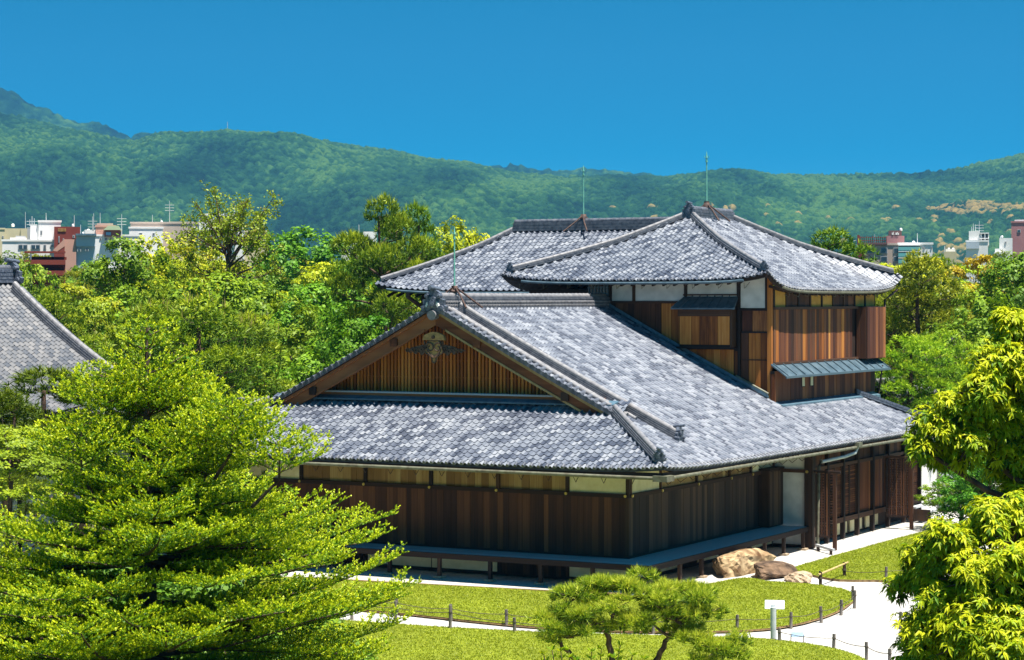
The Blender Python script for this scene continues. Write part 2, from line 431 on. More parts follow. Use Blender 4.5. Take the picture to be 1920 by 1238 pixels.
class Face:
    def __init__(s, e0, A, B, zf, dmax, amin, amax, skip=None):
        s.e0 = np.array(e0, float); s.A = np.array(A, float); s.B = np.array(B, float)
        s.zf = zf; s.dmax = dmax; s.amin = amin; s.amax = amax; s.skip = skip
    def pos(s, a, d, h=0.0):
        p = s.e0 + s.A * a + s.B * d
        return Vector((p[0], p[1], s.zf(a, d) + h))
    def tiles(s, rng, d0=-0.06):
        """matrices (building frame) and tint index of every tile on the face"""
        mats = []; ks = []
        d = d0
        while d < s.dmax - 0.06:
            sl = (s.zf(5, d + 0.1) - s.zf(5, d)) / 0.1
            step = TE / math.sqrt(1 + sl * sl)
            dm = d + step * 0.5
            a0, a1 = s.amin(max(dm, 0)), s.amax(max(dm, 0))
            j0 = int(math.floor(a0 / TW)); j1 = int(math.ceil(a1 / TW))
            for j in range(j0, j1 + 1):
                a = (j + 0.5) * TW
                if a < a0 - 0.03 or a > a1 + 0.03: continue
                p = s.e0 + s.A * a + s.B * d
                if s.skip and s.skip(p[0], p[1]): continue
                z = s.zf(a, d)
                za = (s.zf(a + 0.1, d) - z) / 0.1
                zd = (s.zf(a, d + 0.2) - z) / 0.2
                X = Vector((s.A[0], s.A[1], za)).normalized()
                Y = Vector((s.B[0], s.B[1], zd)).normalized()
                Nn = X.cross(Y).normalized(); X = Y.cross(Nn)
                j1r, j2r, j3r = rng.uniform(-1, 1), rng.uniform(-1, 1), rng.uniform(0, 1)
                m = np.eye(4)
                m[:3, 0] = X; m[:3, 1] = Y; m[:3, 2] = Nn
                m[:3, 3] = (p[0] + s.A[0] * j1r * 0.004, p[1] + s.A[1] * j1r * 0.004, z + j3r * 0.006)
                m[:3, 1] += m[:3, 0] * j2r * 0.012
                mats.append(m)
                ks.append(rng.choices(range(8), TPROB)[0])
            d += step
        return mats, ks
    def bed(s, mb, h=-0.03, na=24, nd=8):
        """sheet under the tiles"""
        vs = []; fs = []
        for i in range(nd + 1):
            d = s.dmax * i / nd
            a0, a1 = s.amin(d), s.amax(d)
            for j in range(na + 1):
                vs.append(s.pos(a0 + (a1 - a0) * j / na, d, h))
        for i in range(nd):
            for j in range(na):
                k = i * (na + 1) + j
                c = (vs[k] + vs[k + na + 2]) / 2
                if s.skip and s.skip(c.x, c.y): continue
                fs.append((k, k + 1, k + na + 2, k + na + 1))
        mb.add(vs, fs, True)
        mb.add([v + Vector((0, 0, -0.07)) for v in vs], [f[::-1] for f in fs], True)
        # closed front edge
        e = vs[:na + 1]
        mb.add(e + [v + Vector((0, 0, -0.07)) for v in e], [(j + 1, j, na + 1 + j, na + 2 + j) for j in range(na)])

def lay_tiles(faces, roof, rng, nobj, matkey='tile', key=None, prefer=None):
    """nobj largest tiles as objects of their own, the rest one joined part"""
    off = np.array(boff(roof))
    allm = []; allk = []; ok = []
    for fi, fc in enumerate(faces):
        m, k = fc.tiles(rng)
        allm += m; allk += k
        ok += [prefer is None or fi in prefer] * len(m)
    allm = np.array(allm); allk = np.array(allk)
    P = allm[:, :3, 3]
    Wd = np.array([OB.y]) + P[:, 0] * UX.y + P[:, 1] * VX.y
    Wx = OB.x + P[:, 0] * UX.x + P[:, 1] * VX.x
    px = 960 + F * Wx / Wd
    score = Wd.copy()
    score[~np.array(ok)] += 1e4
    score[(px < (key or 0)) | (px > 1900)] += 1e5
    order = np.argsort(score)
    sel = order[:nobj]; rest = order[nobj:]
    for i in sel:
        o = bpy.data.objects.new('tile', tile_mesh(int(allk[i]), matkey))
        m = allm[i].copy(); m[:3, 3] -= off
        o.parent = roof
        o.matrix_local = Matrix(m.tolist())
        coll.objects.link(o)
    if len(rest):
        Mr = allm[rest]
        V = np.einsum('nij,kj->nki', Mr[:, :3, :3], TV) + (Mr[:, None, :3, 3] - off)
        nT, nv = V.shape[:2]
        Q = TQ[None] + (np.arange(nT) * nv)[:, None, None]
        ti = np.repeat(np.array(TINTS)[allk[rest]], len(TQ))
        me = mesh_np('tile_field', V.reshape(-1, 3), Q.reshape(-1, 4), M[matkey], tint=ti, smooth=TSM * nT)
        tag(obj('tile_field', me, roof), kind='stuff')

def ridge_sweep(mb, path, w=0.34, h=0.34, courses=3, lateral=None):
    """stacked flat courses with a shadow gap between them"""
    ch = h / courses
    for c in range(courses):
        ww = w / 2 - c * 0.022
        z0 = c * ch; z1 = z0 + ch * 0.72
        mb.sweep([(-ww, z0), (ww, z0), (ww, z1), (-ww, z1)], path, lateral=lateral)
        wi = ww - 0.035
        mb.sweep([(-wi, z1), (wi, z1), (wi, z0 + ch), (-wi, z0 + ch)], path, lateral=lateral)

def cap_row(mb, path, r=0.1, seg=0.3, zoff=0.0):
    """half round cap tiles laid end to end along a path"""
    pts = [Vector(p) + Vector((0, 0, zoff)) for p in path]
    # resample
    ds = [0]
    for i in range(1, len(pts)): ds.append(ds[-1] + (pts[i] - pts[i - 1]).length)
    n = max(1, int(ds[-1] / seg))
    def at_s(x):
        for i in range(1, len(pts)):
            if x <= ds[i] + 1e-6:
                t = (x - ds[i - 1]) / max(1e-6, ds[i] - ds[i - 1]); return pts[i - 1].lerp(pts[i], t)
        return pts[-1]
    for i in range(n):
        p = at_s(ds[-1] * i / n); q = at_s(ds[-1] * (i + 1) / n)
        d = (q - p); L = d.length
        q2 = q + d * 0.06
        mb.tube([p, p + (q2 - p) * 0.85, q2], [r, r * 0.93, r * 1.06], 8)

def oni(mb, c, side, s=1.0):
    """ridge-end ornament: side = building-frame axis it spans ('x' or 'y'), c = base centre"""
    x, y, z = c
    prof = [(-.42, 0), (-.46, .16), (-.36, .2), (-.38, .36), (-.25, .4), (-.24, .56), (-.1, .66), (.1, .66), (.24, .56), (.25, .4), (.38, .36), (.36, .2), (.46, .16), (.42, 0), (.15, -.1), (-.15, -.1)]
    if side == 'x':
        mb.prism([(x + a * s, z + b * s) for a, b in prof], 'y', y - .07 * s, y + .07 * s)
        f = lambda a, b, dd: (x + a, y + dd, z + b)
    else:
        mb.prism([(y + a * s, z + b * s) for a, b in prof], 'x', x - .07 * s, x + .07 * s)
        f = lambda a, b, dd: (x - dd, y + a, z + b)
    for a, b, r in ((0, .3, .16), (-.3, .1, .09), (.3, .1, .09), (-.2, .48, .07), (.2, .48, .07)):
        mb.tube([f(a * s, b * s, -.16 * s), f(a * s, b * s, .05 * s)], r * s, 10)
        mb.tube([f(a * s, b * s, -.18 * s), f(a * s, b * s, -.1 * s)], r * s * 0.5, 8)
    mb.tube([f(0, .74 * s, -.3 * s), f(0, .68 * s, .3 * s)], .075 * s, 8)
    return mb

BOX = None
def unit_box(matkey):
    me = bpy.data.meshes.get('board_' + matkey)
    if me is None:
        b = MB().box(-.5, .5, -.5, .5, -.5, .5)
        me = mesh_np('board_' + matkey, np.array(b.v), b.f, M[matkey])
    return me

def board(name, matkey, parent, x0, x1, y0, y1, z0, z1):
    """one box-shaped piece sharing its mesh with the others, building coordinates"""
    off = boff(parent)
    o = bpy.data.objects.new(name, unit_box(matkey))
    o.parent = parent
    o.location = ((x0 + x1) / 2 - off[0], (y0 + y1) / 2 - off[1], (z0 + z1) / 2 - off[2])
    o.scale = (abs(x1 - x0), abs(y1 - y0), abs(z1 - z0))
    coll.objects.link(o)
    return o

def boards_u(parent, matkey, u0, u1, v, z0, z1, w=0.24, rng=random, t=0.03, name='board', zfun=None):
    """upright boards on a wall that faces -v"""
    n = max(1, round((u1 - u0) / w)); cuts = [u0]
    for i in range(1, n): cuts.append(u0 + (u1 - u0) * (i + rng.uniform(-.22, .22)) / n)
    cuts.append(u1)
    for i in range(n):
        tt = t + rng.uniform(-.007, .007)
        zb = z0 if zfun is None else max(z0, zfun((cuts[i] + cuts[i + 1]) / 2))
        mk_ = rng.choice(matkey) if isinstance(matkey, tuple) else matkey
        board(name, mk_, parent, cuts[i] + .004, cuts[i + 1] - .004, v - tt, v, zb, z1)

def boards_v(parent, matkey, v0, v1, u, z0, z1, w=0.24, rng=random, t=0.03, name='board'):
    """upright boards on a wall that faces +u"""
    n = max(1, round((v1 - v0) / w)); cuts = [v0]
    for i in range(1, n): cuts.append(v0 + (v1 - v0) * (i + rng.uniform(-.22, .22)) / n)
    cuts.append(v1)
    for i in range(n):
        tt = t + rng.uniform(-.007, .007)
        mk_ = rng.choice(matkey) if isinstance(matkey, tuple) else matkey
        board(name, mk_, parent, u, u + tt, cuts[i] + .004, cuts[i + 1] - .004, z0, z1)

rng = random.Random(7)

# ================================================================ the gabled hall
hall = bthing('palace_hall', -7.3, 6.0, 'large gabled single-storey timber hall with grey tiled roof and raised veranda', 'hall')
UR, EO = -7.3, 2.2          # ridge line, eave overhang
UL = -14.6                  # left wall
VG = 0.7                    # verge plane
VEND = 24.2
VT = 13.3                   # tower front wall
def zprof(d): return 3.62 + 0.47 * d + 0.0038 * d * d
def flare(x, d, h=0.14): return h * math.exp(-max(0, x) / 1.1) * max(0, 1 - d / 3.0)
def zright(a, d): return zprof(d) + flare(a - d, d) - 0.04 * min(1, max(0, a - d) / 5) * max(0, 1 - d / 6)
WF = -UL + 2 * EO
def zfront(a, d): return zprof(d) + flare(min(a, WF - a) - d, d)
HIPD = VG + EO
DR = EO - UR
tower_skip = lambda u, v: (u < -0.72 and v > VT + 0.1)
f_front = Face((UL - EO, -EO), (1, 0), (0, 1), zfront, 3.72, lambda d: min(d, HIPD), lambda d: WF - min(d, HIPD))
f_right = Face((EO, -EO), (0, 1), (-1, 0), zright, DR - 0.08, lambda d: d if d < HIPD else HIPD + 0.1, lambda d: (VEND + EO) - min(d, 3.0), tower_skip)
f_left = Face((UL - EO, VEND), (0, -1), (1, 0), lambda a, d: zprof(d), DR - 0.08, lambda d: min(d, 3.0), lambda d: (VEND + EO) - (d if d < HIPD else HIPD + 0.1), lambda u, v: v > VT + 0.1)
roof = empty('roof', (0, 0, 0)); roof.parent = hall
mb = MB()
for fc in (f_front, f_right, f_left): fc.bed(mb, na=40, nd=14)
mb.build('roof_bed', M['under'], roof)
lay_tiles([f_front, f_right, f_left], roof, rng, 300, key=560, prefer={0})

# eave end discs
mb = MB()
for fc, L in ((f_front, WF), (f_right, VEND + EO)):
    j = 1
    while (j + .28) * TW < L:
        a = (j + .28) * TW
        p = fc.pos(a, -0.07, 0.035)
        q = fc.pos(a, 0.06, 0.05)
        mb.tube([p, q], 0.05, 8)
        j += 1
tag(mb.build('eave_end_tile', M['ridge'], roof), kind='stuff')

# main ridge
mb = MB()
rp = [(UR, v, 8.30 + 0.0025 * abs(v - 6)) for v in np.linspace(VG + .25, VT, 12)]
ridge_sweep(mb, rp, 0.56, 0.40, 4, lateral=(1, 0, 0))
rd = mb.build('ridge', M['ridge'], roof)
mb = MB(); cap_row(mb, rp, 0.11, 0.3, 0.41)
mb.build('ridge_cap', M['ridge_light'], rd)
mb = MB()
for sgn in (-1, 1):
    v = VG + .45
    while v < VT - .1:
        for zz in (8.42, 8.53):
            mb.tube([(UR + sgn * 0.2, v, zz), (UR + sgn * 0.285, v, zz)], 0.038, 6)
        v += 0.11
tag(mb.build('ridge_rosette', M['ridge_light'], rd), kind='stuff')
mb = MB(); oni(mb, (UR, VG + .12, 8.22), 'x', 1.05)
mb.build('ridge_ornament', M['oni'], roof)
# white crest panel inside the ornament's little gable
mb = MB().prism([(UR - .27, 8.36), (UR + .27, 8.36), (UR + .2, 8.52), (UR, 8.64), (UR - .2, 8.52)], 'y', VG - .03, VG + .05)
mb.build('crest_panel', M['white_plaster'], roof)
mb = MB().tube([(UR, VG - .09, 8.46), (UR, VG - .02, 8.46)], .09, 10)
mb.build('crest_boss', M['oni'], roof)

# verges: barge boards, verge tiles, descending ridges, on both slopes
def uslope(sgn, d):               # d = horizontal distance from the ridge
    return UR + sgn * d
def zrid(d): return zprof(DR - d)
for sgn in (1, -1):
    ds = np.linspace(0.0, DR - HIPD - 0.0, 18)
    # barge board
    top = [(uslope(sgn, d), zrid(d) - 0.14) for d in ds]
    bot = [(uslope(sgn, d), zrid(d) - 0.14 - (0.50 - 0.10 * d / DR)) for d in ds]
    mb = MB().prism(top + bot[::-1], 'y', VG + .20, VG + .30)
    mb.build('barge_board', M['barge'], roof)
    # moulding above and below it
    mb = MB()
    mb.prism([(x, z + .02) for x, z in top] + [(x, z - .09) for x, z in top[::-1]], 'y', VG + .11, VG + .20)
    mb.prism([(x, z + .07) for x, z in bot[1:]] + [(x, z - .005) for x, z in bot[:0:-1]], 'y', VG + .165, VG + .20)
    mb.build('barge_moulding', M['tan'] if sgn > 0 else M['barge'], roof)  # paler right-hand moulding: its sunlit side is put into the colour
    # purlin ends
    for d in (1.55, 4.7):
        mb = MB().box(uslope(sgn, d) - .13, uslope(sgn, d) + .13, VG + .12, VG + .2, zrid(d) - .52, zrid(d) - .26)
        mb.build('purlin_end', M['post'] if d > 2 else M['barge'], roof)
    # verge tiles hanging over the barge
    mb = MB()
    d = 0.12
    while d < DR - HIPD + .05:
        u = uslope(sgn, d); z = zrid(d)
        mb.tube([(u, VG - .03, z + .0), (u, VG + .35, z + .06)], .075, 8)
        mb.beam((u - sgn * .1, VG + .02, z - .03 + .05), (u + sgn * .12, VG + .02, z - .03 - .06), .07, .13)
        d += 0.235
    tag(mb.build('verge_tile', M['ridge'], roof), kind='stuff')
    vp = [(uslope(sgn, d), VG + .42, zrid(d) + .05) for d in np.linspace(.35, DR - HIPD + .1, 20)]
    mb = MB(); cap_row(mb, vp, .085, .27, .03); mb.build('verge_roll', M['ridge_light'], roof)
    vp = [(uslope(sgn, d), VG + .66, zrid(d) + .05) for d in np.linspace(.35, DR - HIPD + .3, 20)]
    mb = MB(); cap_row(mb, vp, .07, .27, .01); mb.build('verge_roll', M['ridge_light'], roof)
    kd = np.linspace(.45, DR - 1.35, 22)
    kp = [(uslope(sgn, d), VG + 1.05, zrid(d)) for d in kd]
    mb = MB(); ridge_sweep(mb, kp, .34, .24, 4, lateral=(0, 1, 0))
    kr = mb.build('descending_ridge', M['ridge'], roof)
    mb = MB(); cap_row(mb, kp, .095, .29, .26); mb.build('ridge_cap', M['ridge_light'], kr)
    mb = MB(); e = kp[-1]; oni(mb, (e[0] + sgn * .05, e[1], e[2] + .02), 'y', .62)
    mb.build('ridge_ornament', M['oni'], roof)
    # hip ridge
    uc = EO if sgn > 0 else UL - EO
    hp = []
    for s in np.linspace(0.28, HIPD + .15, 12):
        hp.append((uc - sgn * s, -EO + s, zprof(s) + flare(0, s) + .02))
    mb = MB(); ridge_sweep(mb, hp, .30, .17, 3)
    kr = mb.build('hip_ridge', M['ridge'], roof)
    mb = MB(); cap_row(mb, hp, .085, .28, .19); mb.build('ridge_cap', M['ridge_light'], kr)
    mb = MB(); e = hp[0]; oni(mb, (e[0] + sgn * .02, e[1] - .05, e[2] + .02), 'x', .5)
    mb.build('ridge_ornament', M['oni'], roof)
mb = MB().tube([(UR, VG - .07, 8.1), (UR, VG + .2, 8.12)], .16, 14)
mb.build('verge_boss', M['ridge_light'], roof)

# gable: backing, slats, beam, pendant
gab = MB().prism([(UR - 6.0, 5.3), (UR + 6.0, 5.3), (UR, 8.0)], 'y', 1.86, 1.96).build('gable', M['post'], hall)
u = UR - 5.6
while u < UR + 5.6:
    zt = zrid(abs(u - UR)) - .34
    if zt > 5.66:
        board('slat', 'slat', gab, u - .038, u + .038, 1.76 + rng.uniform(-.004, .004), 1.86, 5.5, zt)
    u += 0.132
for k, zz in enumerate((6.05, 6.6, 7.15)):
    hw = (8.0 - zz) / .5 - .6
    board('batten', 'slat', gab, UR - hw, UR + hw, 1.80, 1.86, zz, zz + .04)
bm = MB().box(UR - 5.75, UR + 5.75, 1.36, 1.80, 5.40, 5.53).build('tie_beam', M['barge'], gab)
MB().box(UR - 5.6, UR + 5.6, 1.30, 1.78, 5.533, 5.585).build('sunlit_beam_edge', M['deck'], gab)  # pale strip paints the sunlight on the beam's top edge
mb = MB().sweep([(-.2, 0), (.16, 0), (.16, .05), (-.2, .16)], [(UR - 6.3, 1.2, 5.30), (UR + 6.3, 1.2, 5.30)])
mb.build('flashing', M['flash'], gab)
# pendant: turnip-shaped board with scrolls and leafy wings
pend = []
for t in np.linspace(0, 2 * math.pi, 40, endpoint=False):
    r = 0.30 * (1 + 0.10 * math.cos(5 * t + math.pi))
    pend.append((UR + r * 1.05 * math.sin(t), 7.02 + r * 0.95 * math.cos(t) - (0.13 if abs(t - math.pi) < .3 else 0)))
gp = MB().prism(pend, 'y', VG + .1, VG + .19).build('gable_pendant', M['carved_light'], roof)
mb = MB()
for sg in (-1, 1):
    sp = []
    for k in range(26):
        t = k / 25
        ang = 2.0 * math.pi * 1.15 * t + 0.6
        r = .17 * (1 - .75 * t)
        sp.append((UR + sg * (.145 + r * math.cos(ang)), VG + .085, 7.06 + r * math.sin(ang)))
    mb.tube(sp, [.03 - .012 * k / 25 for k in range(26)], 6)
    for k in range(7):
        t = k / 6
        mb.tube([(UR + sg * (.03 + .05 * k), VG + .085, 6.74 + .012 * k * k), (UR + sg * (.05 + .05 * k), VG + .085, 6.83 + .012 * k * k)], [.035, .025], 6)
ol = pend + [pend[0]]
mb.tube([(p[0], VG + .1, p[1]) for p in ol], .026, 6)
mb.build('scroll', M['carved'], gp)
mb = MB()
for sg in (-1, 1):
    poly = [(UR + sg * .22, 7.18), (UR + sg * .62, 7.12), (UR + sg * .98, 7.0), (UR + sg * 1.15, 6.98), (UR + sg * .98, 6.92), (UR + sg * .85, 6.94), (UR + sg * .72, 6.84), (UR + sg * .6, 6.92), (UR + sg * .48, 6.8), (UR + sg * .36, 6.9), (UR + sg * .25, 6.86)]
    mb.prism(poly, 'y', VG + .13, VG + .2)
    for k in range(7):
        cx, cz_ = UR + sg * (.34 + .11 * k), 7.0 + .03 * math.sin(k * 2.1) - .005 * k
        ring = [(cx + .06 * math.cos(t), VG + .12, cz_ + .06 * math.sin(t)) for t in np.linspace(0, 5.2, 9)]
        mb.tube(ring, .02, 5)
mb.build('leaf_wing', M['carved'], gp)
cap = MB().prism([(UR - .42, 7.3), (UR + .42, 7.3), (UR + .36, 7.46), (UR + .1, 7.56), (UR - .1, 7.56), (UR - .36, 7.46)], 'y', VG + .07, VG + .19).build('pendant_head', M['carved_light'], gp)
MB().tube([(UR, VG + .02, 7.4), (UR, VG + .1, 7.4)], .06, 8).build('boss', M['carved'], gp)

# soffit and rafters
mb = MB()
for a in np.arange(UL - EO + 1.5, EO - 1.4, 0.46):
    t = min(a - (UL - EO), EO - a)
    b = zprof(0) - .16
    e = board('rafter', 'post', roof, a - .04, a + .04, -EO + .12, 0.05, b - .02, b + .07)
    e.rotation_euler = (math.atan(.30), 0, 0)
    e.location.z += .26
for v in np.arange(-EO + 1.5, VEND - 1.4, 0.46):
    b = zprof(0) - .16
    e = board('rafter', 'post', roof, -0.05, EO - .12, v - .04, v + .04, b - .02, b + .07)
    e.rotation_euler = (0, math.atan(.30), 0)
    e.location.z += .26
MB().box(UL - EO + .05, EO - .06, -EO + .04, -EO + .10, 3.45, 3.57).box(EO - .12, EO - .06, -EO + .1, VEND, 3.45, 3.57).build('fascia', M['rail'], roof)
# gutters
gz = 3.42
def gut(pts): return MB().tube(pts, .055, 8)
gut([(UL - EO, -EO - .07, gz + .02), (EO - .25, -EO - .07, gz)]).build('gutter', M['copper'], roof)
gut([(EO + .07, -EO + .35, gz), (EO + .07, 11.2, gz - .03), (EO + .07, VEND, gz - .05)]).build('gutter', M['copper'], roof)
mb = MB().box(EO - .3, EO + .16, -EO - .16, -EO + .36, gz - .09, gz + .08); mb.build('gutter_box', M['copper'], roof)
for v in np.arange(-1.6, 11, .9):
    MB().tube([(EO + .05, v, gz - .06), (EO - .15, v, gz - .22), (EO - .35, v, gz - .05), (EO - .6, v, gz + .06)], .012, 4).build('gutter_hook', M['iron'], roof)
for u in np.arange(-13.6, 2.0, .92):
    MB().tube([(u, -EO - .05, gz - .06), (u, -EO + .1, gz - .22), (u, -EO + .3, gz - .05), (u, -EO + .6, gz + .06)], .012, 4).build('gutter_hook', M['iron'], roof)

# walls ------------------------------------------------------------
ZF, ZN = 0.75, 2.65       # veranda floor, lintel rail
wf = MB().box(UL, 0.0, 0.03, 0.16, 0.0, 4.05).build('front_wall', M['post'], hall)
wr = MB().box(-0.16, -.03, 0.16, 11.8, 0.0, 4.05).build('side_wall', M['post'], hall)
MB().box(UL, UL + .1, .16, 13.2, 0, 4.2).build('left_wall', M['white_plaster'], hall)
posts = [0.0, -2.05, -4.49, -6.92, -9.38, -11.86, -14.3]
boards_u(wf, 'dark', UL + .1, -.09, 0.03, ZF + .06, ZN - .06, .235, rng)
board('corner_post', 'post', wf, -.09, .03, -.02, .10, ZF, ZN - .06)
board('lintel_rail', 'rail', wf, UL, .06, -.08, .03, ZN - .06, ZN + .06)
board('sill_rail', 'rail', wf, UL, .05, -.05, .03, ZF + .003, ZF + .06)
fills = ['cream', 'tan', 'tan', 'tan', 'tan', 'cream']
for i in range(6):
    u1, u0 = posts[i] - .055, posts[i + 1] + .055
    if fills[i] == 'cream':
        MB().box(u0, u1, -.01, .03, ZN + .06, 3.75).build('plaster_panel', M['cream_plaster'], wf)
    else:
        boards_u(wf, 'tan' if i != 2 else 'tan', u0, u1, 0.03, ZN + .06, 3.75, .27, rng, .02)
for i, p in enumerate(posts):
    board('post', 'post', wf, p - .06, p + .06, -.06, .02, ZN + .061, 3.8)
for i, p in enumerate(posts[:-1]):
    MB().tube([(p - (.03 if i else .06), -.11, ZN), (p - (.03 if i else .06), -.075, ZN)], .045, 10).build('brass_boss', M['brass'], wf)
# side wall (faces +u)
boards_v(wr, 'grey', .1, 10.25, -.03, ZF + .06, ZN - .06, .235, rng)
board('lintel_rail', 'rail', wr, -.03, .08, .032, 11.8, ZN - .06, ZN + .06)
board('sill_rail', 'rail', wr, -.03, .05, .052, 11.8, ZF + .003, ZF + .06)
vposts = [.1, 2.28, 5.08, 7.8, 9.66, 11.7]
for i in range(5):
    v0, v1 = vposts[i] + .05, vposts[i + 1] - .05
    if i in (0, 4):
        MB().box(-.03, .005, v0, v1, ZN + .06, 3.75).build('plaster_panel', M['cream_plaster'], wr)
    else:
        boards_v(wr, 'tan', v0, v1, -.03, ZN + .06, 3.75, .27, rng, .02)
for i, p in enumerate(vposts):
    board('post', 'post', wr, -.02, .06, p - .05, p + .05, ZN + .061, 3.8)
    if i < 5:
        MB().tube([(.075, p, ZN), (.12, p, ZN)], .045, 10).build('brass_boss', M['brass'], wr)
# shutter box and end panel
sb = MB().box(-.02, .36, 10.45, 11.72, ZF + .02, ZN + .08).build('shutter_box', M['post'], wr)
boards_v(sb, 'grey', 10.47, 11.70, .36, ZF + .05, ZN + .02, .2, rng, .02)
board('lid', 'rail', sb, -.02, .42, 10.38, 11.75, ZN + .081, ZN + .14)
ew = MB().box(-.03, 1.27, 11.76, 11.86, 0.0, 3.7).build('end_wall', M['white_plaster'], hall)
board('foot_rail', 'rail', ew, 0, 1.25, 11.70, 11.758, .0, .10)
board('lintel_rail', 'rail', ew, .1, 1.5, 11.66, 11.757, ZN - .05, ZN + .07)
board('corner_post', 'post', ew, 1.20, 1.50, 11.62, 11.92, 0.0, 3.6)
MB().tube([(1.30, 11.58, ZN), (1.30, 11.63, ZN)], .05, 10).build('brass_boss', M['brass'], ew)

# veranda
ver = empty('veranda', (0, 0, 0)); ver.parent = hall
nb = 6
for k in range(nb):
    y1 = -.03 - k * 1.26 / nb; y0 = y1 - 1.26 / nb + .008
    u1_ = 1.30 - 0 * k
    board('deck_board', 'deck', ver, UL - .3, -y0 + 0.005, y0, y1, ZF - .06, ZF)
for k in range(nb):
    x0 = .03 + k * 1.26 / nb; x1 = x0 + 1.26 / nb - .008
    b = board('deck_board', 'deck', ver, x0, x1, -x1 + .208, 11.6, ZF - .06, ZF + .002)
board('edge_beam', 'rail', ver, UL - .3, 1.38, -1.40, -1.30, ZF - .17, ZF - .003)
board('edge_beam', 'rail', ver, 1.301, 1.38, -1.298, 11.6, ZF - .17, ZF - .003)
for u in (-14.6, -12.9, -11.1, -9.4, -7.66, -5.85, -4.05, -2.3, -.55, 1.2):
    board('veranda_post', 'post', ver, u - .055, u + .055, -1.38, -1.27, 0.0, ZF - .06)
    o = MB().box(u - .15, u + .15, -1.47, -1.18, -.02, .035).build('foot_stone', M['rock_pale'], ver)
for v in (.95, 2.6, 4.3, 6.0, 7.8, 9.5, 11.3):
    board('veranda_post', 'post', ver, 1.22, 1.33, v - .055, v + .055, 0.0, ZF - .06)
    o = MB().box(1.12, 1.42, v - .15, v + .15, -.02, .035).build('foot_stone', M['rock_pale'], ver)
# under the veranda: plaster skirts and slatted vents
for a, b, k in ((-2.0, -.1, 0), (-4.5, -2.05, 1), (-6.9, -4.55, 0), (-9.3, -6.95, 0), (-14.5, -9.4, 1)):
    if k == 0:
        MB().box(a, b, .0, .03, .10, ZF - .1).build('plaster_skirt', M['cream_plaster'], wf)
    else:
        boards_u(wf, 'post', a, b, .03, .06, ZF - .1, .11, rng, .03, 'vent_slat')
for a, b in ((.3, 1.6), (2.4, 4.0), (5.2, 6.9), (7.9, 9.3), (9.8, 11.6)):
    MB().box(-.03, .0, a, b, .10, ZF - .1).build('plaster_skirt', M['cream_plaster'], wr)

# door range along the long side
dr = empty('door_range', (0, 0, 0)); dr.parent = hall
MB().box(1.16, 1.20, 11.93, 24.0, .75, 3.5).build('inner_wall', M['post'], dr)
vs_ = [11.95, 13.6, 15.22, 16.74, 18.39, 20.14, 22.0, 23.9]
for v in vs_:
    board('post', 'post', dr, 1.20, 1.36, v - .07, v + .07, 0.0, 3.45)
board('lintel_rail', 'rail', dr, 1.2, 1.33, 12.0, 24, 2.62, 2.74)
board('sill_beam', 'rail', dr, 1.2, 1.345, 12.0, 24, .60, .78)
for i in range(len(vs_) - 1):
    a, b = vs_[i] + .07, vs_[i + 1] - .07
    boards_v(dr, 'dark', a, b, 1.2, 2.74, 3.4, .4, rng, .03)
    if i in (0, 3, 4):
        boards_v(dr, 'redwood', a, b, 1.2, .78, 2.62, .2, rng, .03)
    else:
        mid = (a + b) / 2
        for p, q in ((a, mid - .02), (mid + .02, b)):
            d = MB().box(1.2, 1.225, p, q, .80, 2.60).build('louvre_door', M['redwood'], dr)
            z = .86
            while z < 2.55:
                board('louvre', 'redwood', d, 1.226, 1.25, p + .05, q - .05, z, z + .04)
                z += .075
            board('stile', 'post', d, 1.226, 1.265, p, p + .048, .80, 2.60)
            board('stile', 'post', d, 1.226, 1.265, q - .048, q, .80, 2.60)
for a, b in ((12.1, 13.5), (15.4, 16.6), (16.9, 18.2), (18.6, 20.0)):
    MB().box(.9, .95, a, b, .08, .60).build('plaster_skirt', M['cream_plaster'], dr)
MB().box(.85, .9, 12.0, 24.0, 0, .6).build('skirt_base', M['post'], dr)

def lattice(v, u0, u1, z0, z1, parent):
    g = empty('lattice_screen', (0, 0, 0)); g.parent = parent
    board('post', 'dark', g, u1 - .06, u1 + .06, v - .06, v + .06, 0.0, z1 + .02)
    board('stile', 'post', g, u0, u0 + .06, v - .03, v + .03, z0, z1)
    board('top_rail', 'rail', g, u0 - .05, u1 + .2, v - .06, v + .06, z1 + .021, z1 + .10)
    board('bottom_rail', 'rail', g, u0 + .06, u1 - .06, v - .03, v + .03, z0, z0 + .07)
    u = u0 + .13
    while u < u1 - .1:
        board('lattice_bar', 'dark', g, u - .026, u + .026, v - .015, v + .015, z0 + .07, z1); u += .095
    z = z0 + .16
    while z < z1 - .03:
        board('lattice_bar', 'post', g, u0 + .06, u1 - .06, v + .016, v + .036, z - .024, z + .024); z += .095
    return g
lattice(11.5, 1.66, 2.36, .42, 2.62, hall)
lattice(19.6, 1.40, 2.40, .42, 2.62, hall)
# downpipe with bend from the gutter
MB().tube([(EO + .07, 14.0, gz - .04), (EO + .04, 13.9, gz - .22), (EO - .1, 13.2, gz - .32), (1.78, 11.75, gz - .42)], .06, 8).build('gutter_bend', M['pipe'], roof)
MB().tube([(1.78, 11.72, gz - .36), (1.78, 11.5, gz - .55), (1.74, 11.5, .02)], .055, 8).build('downpipe', M['copper'], roof)
mb = MB().box(EO - .05, EO + .2, 13.85, 14.2, gz - .02, gz + .14); mb.build('gutter_box', M['copper'], roof)
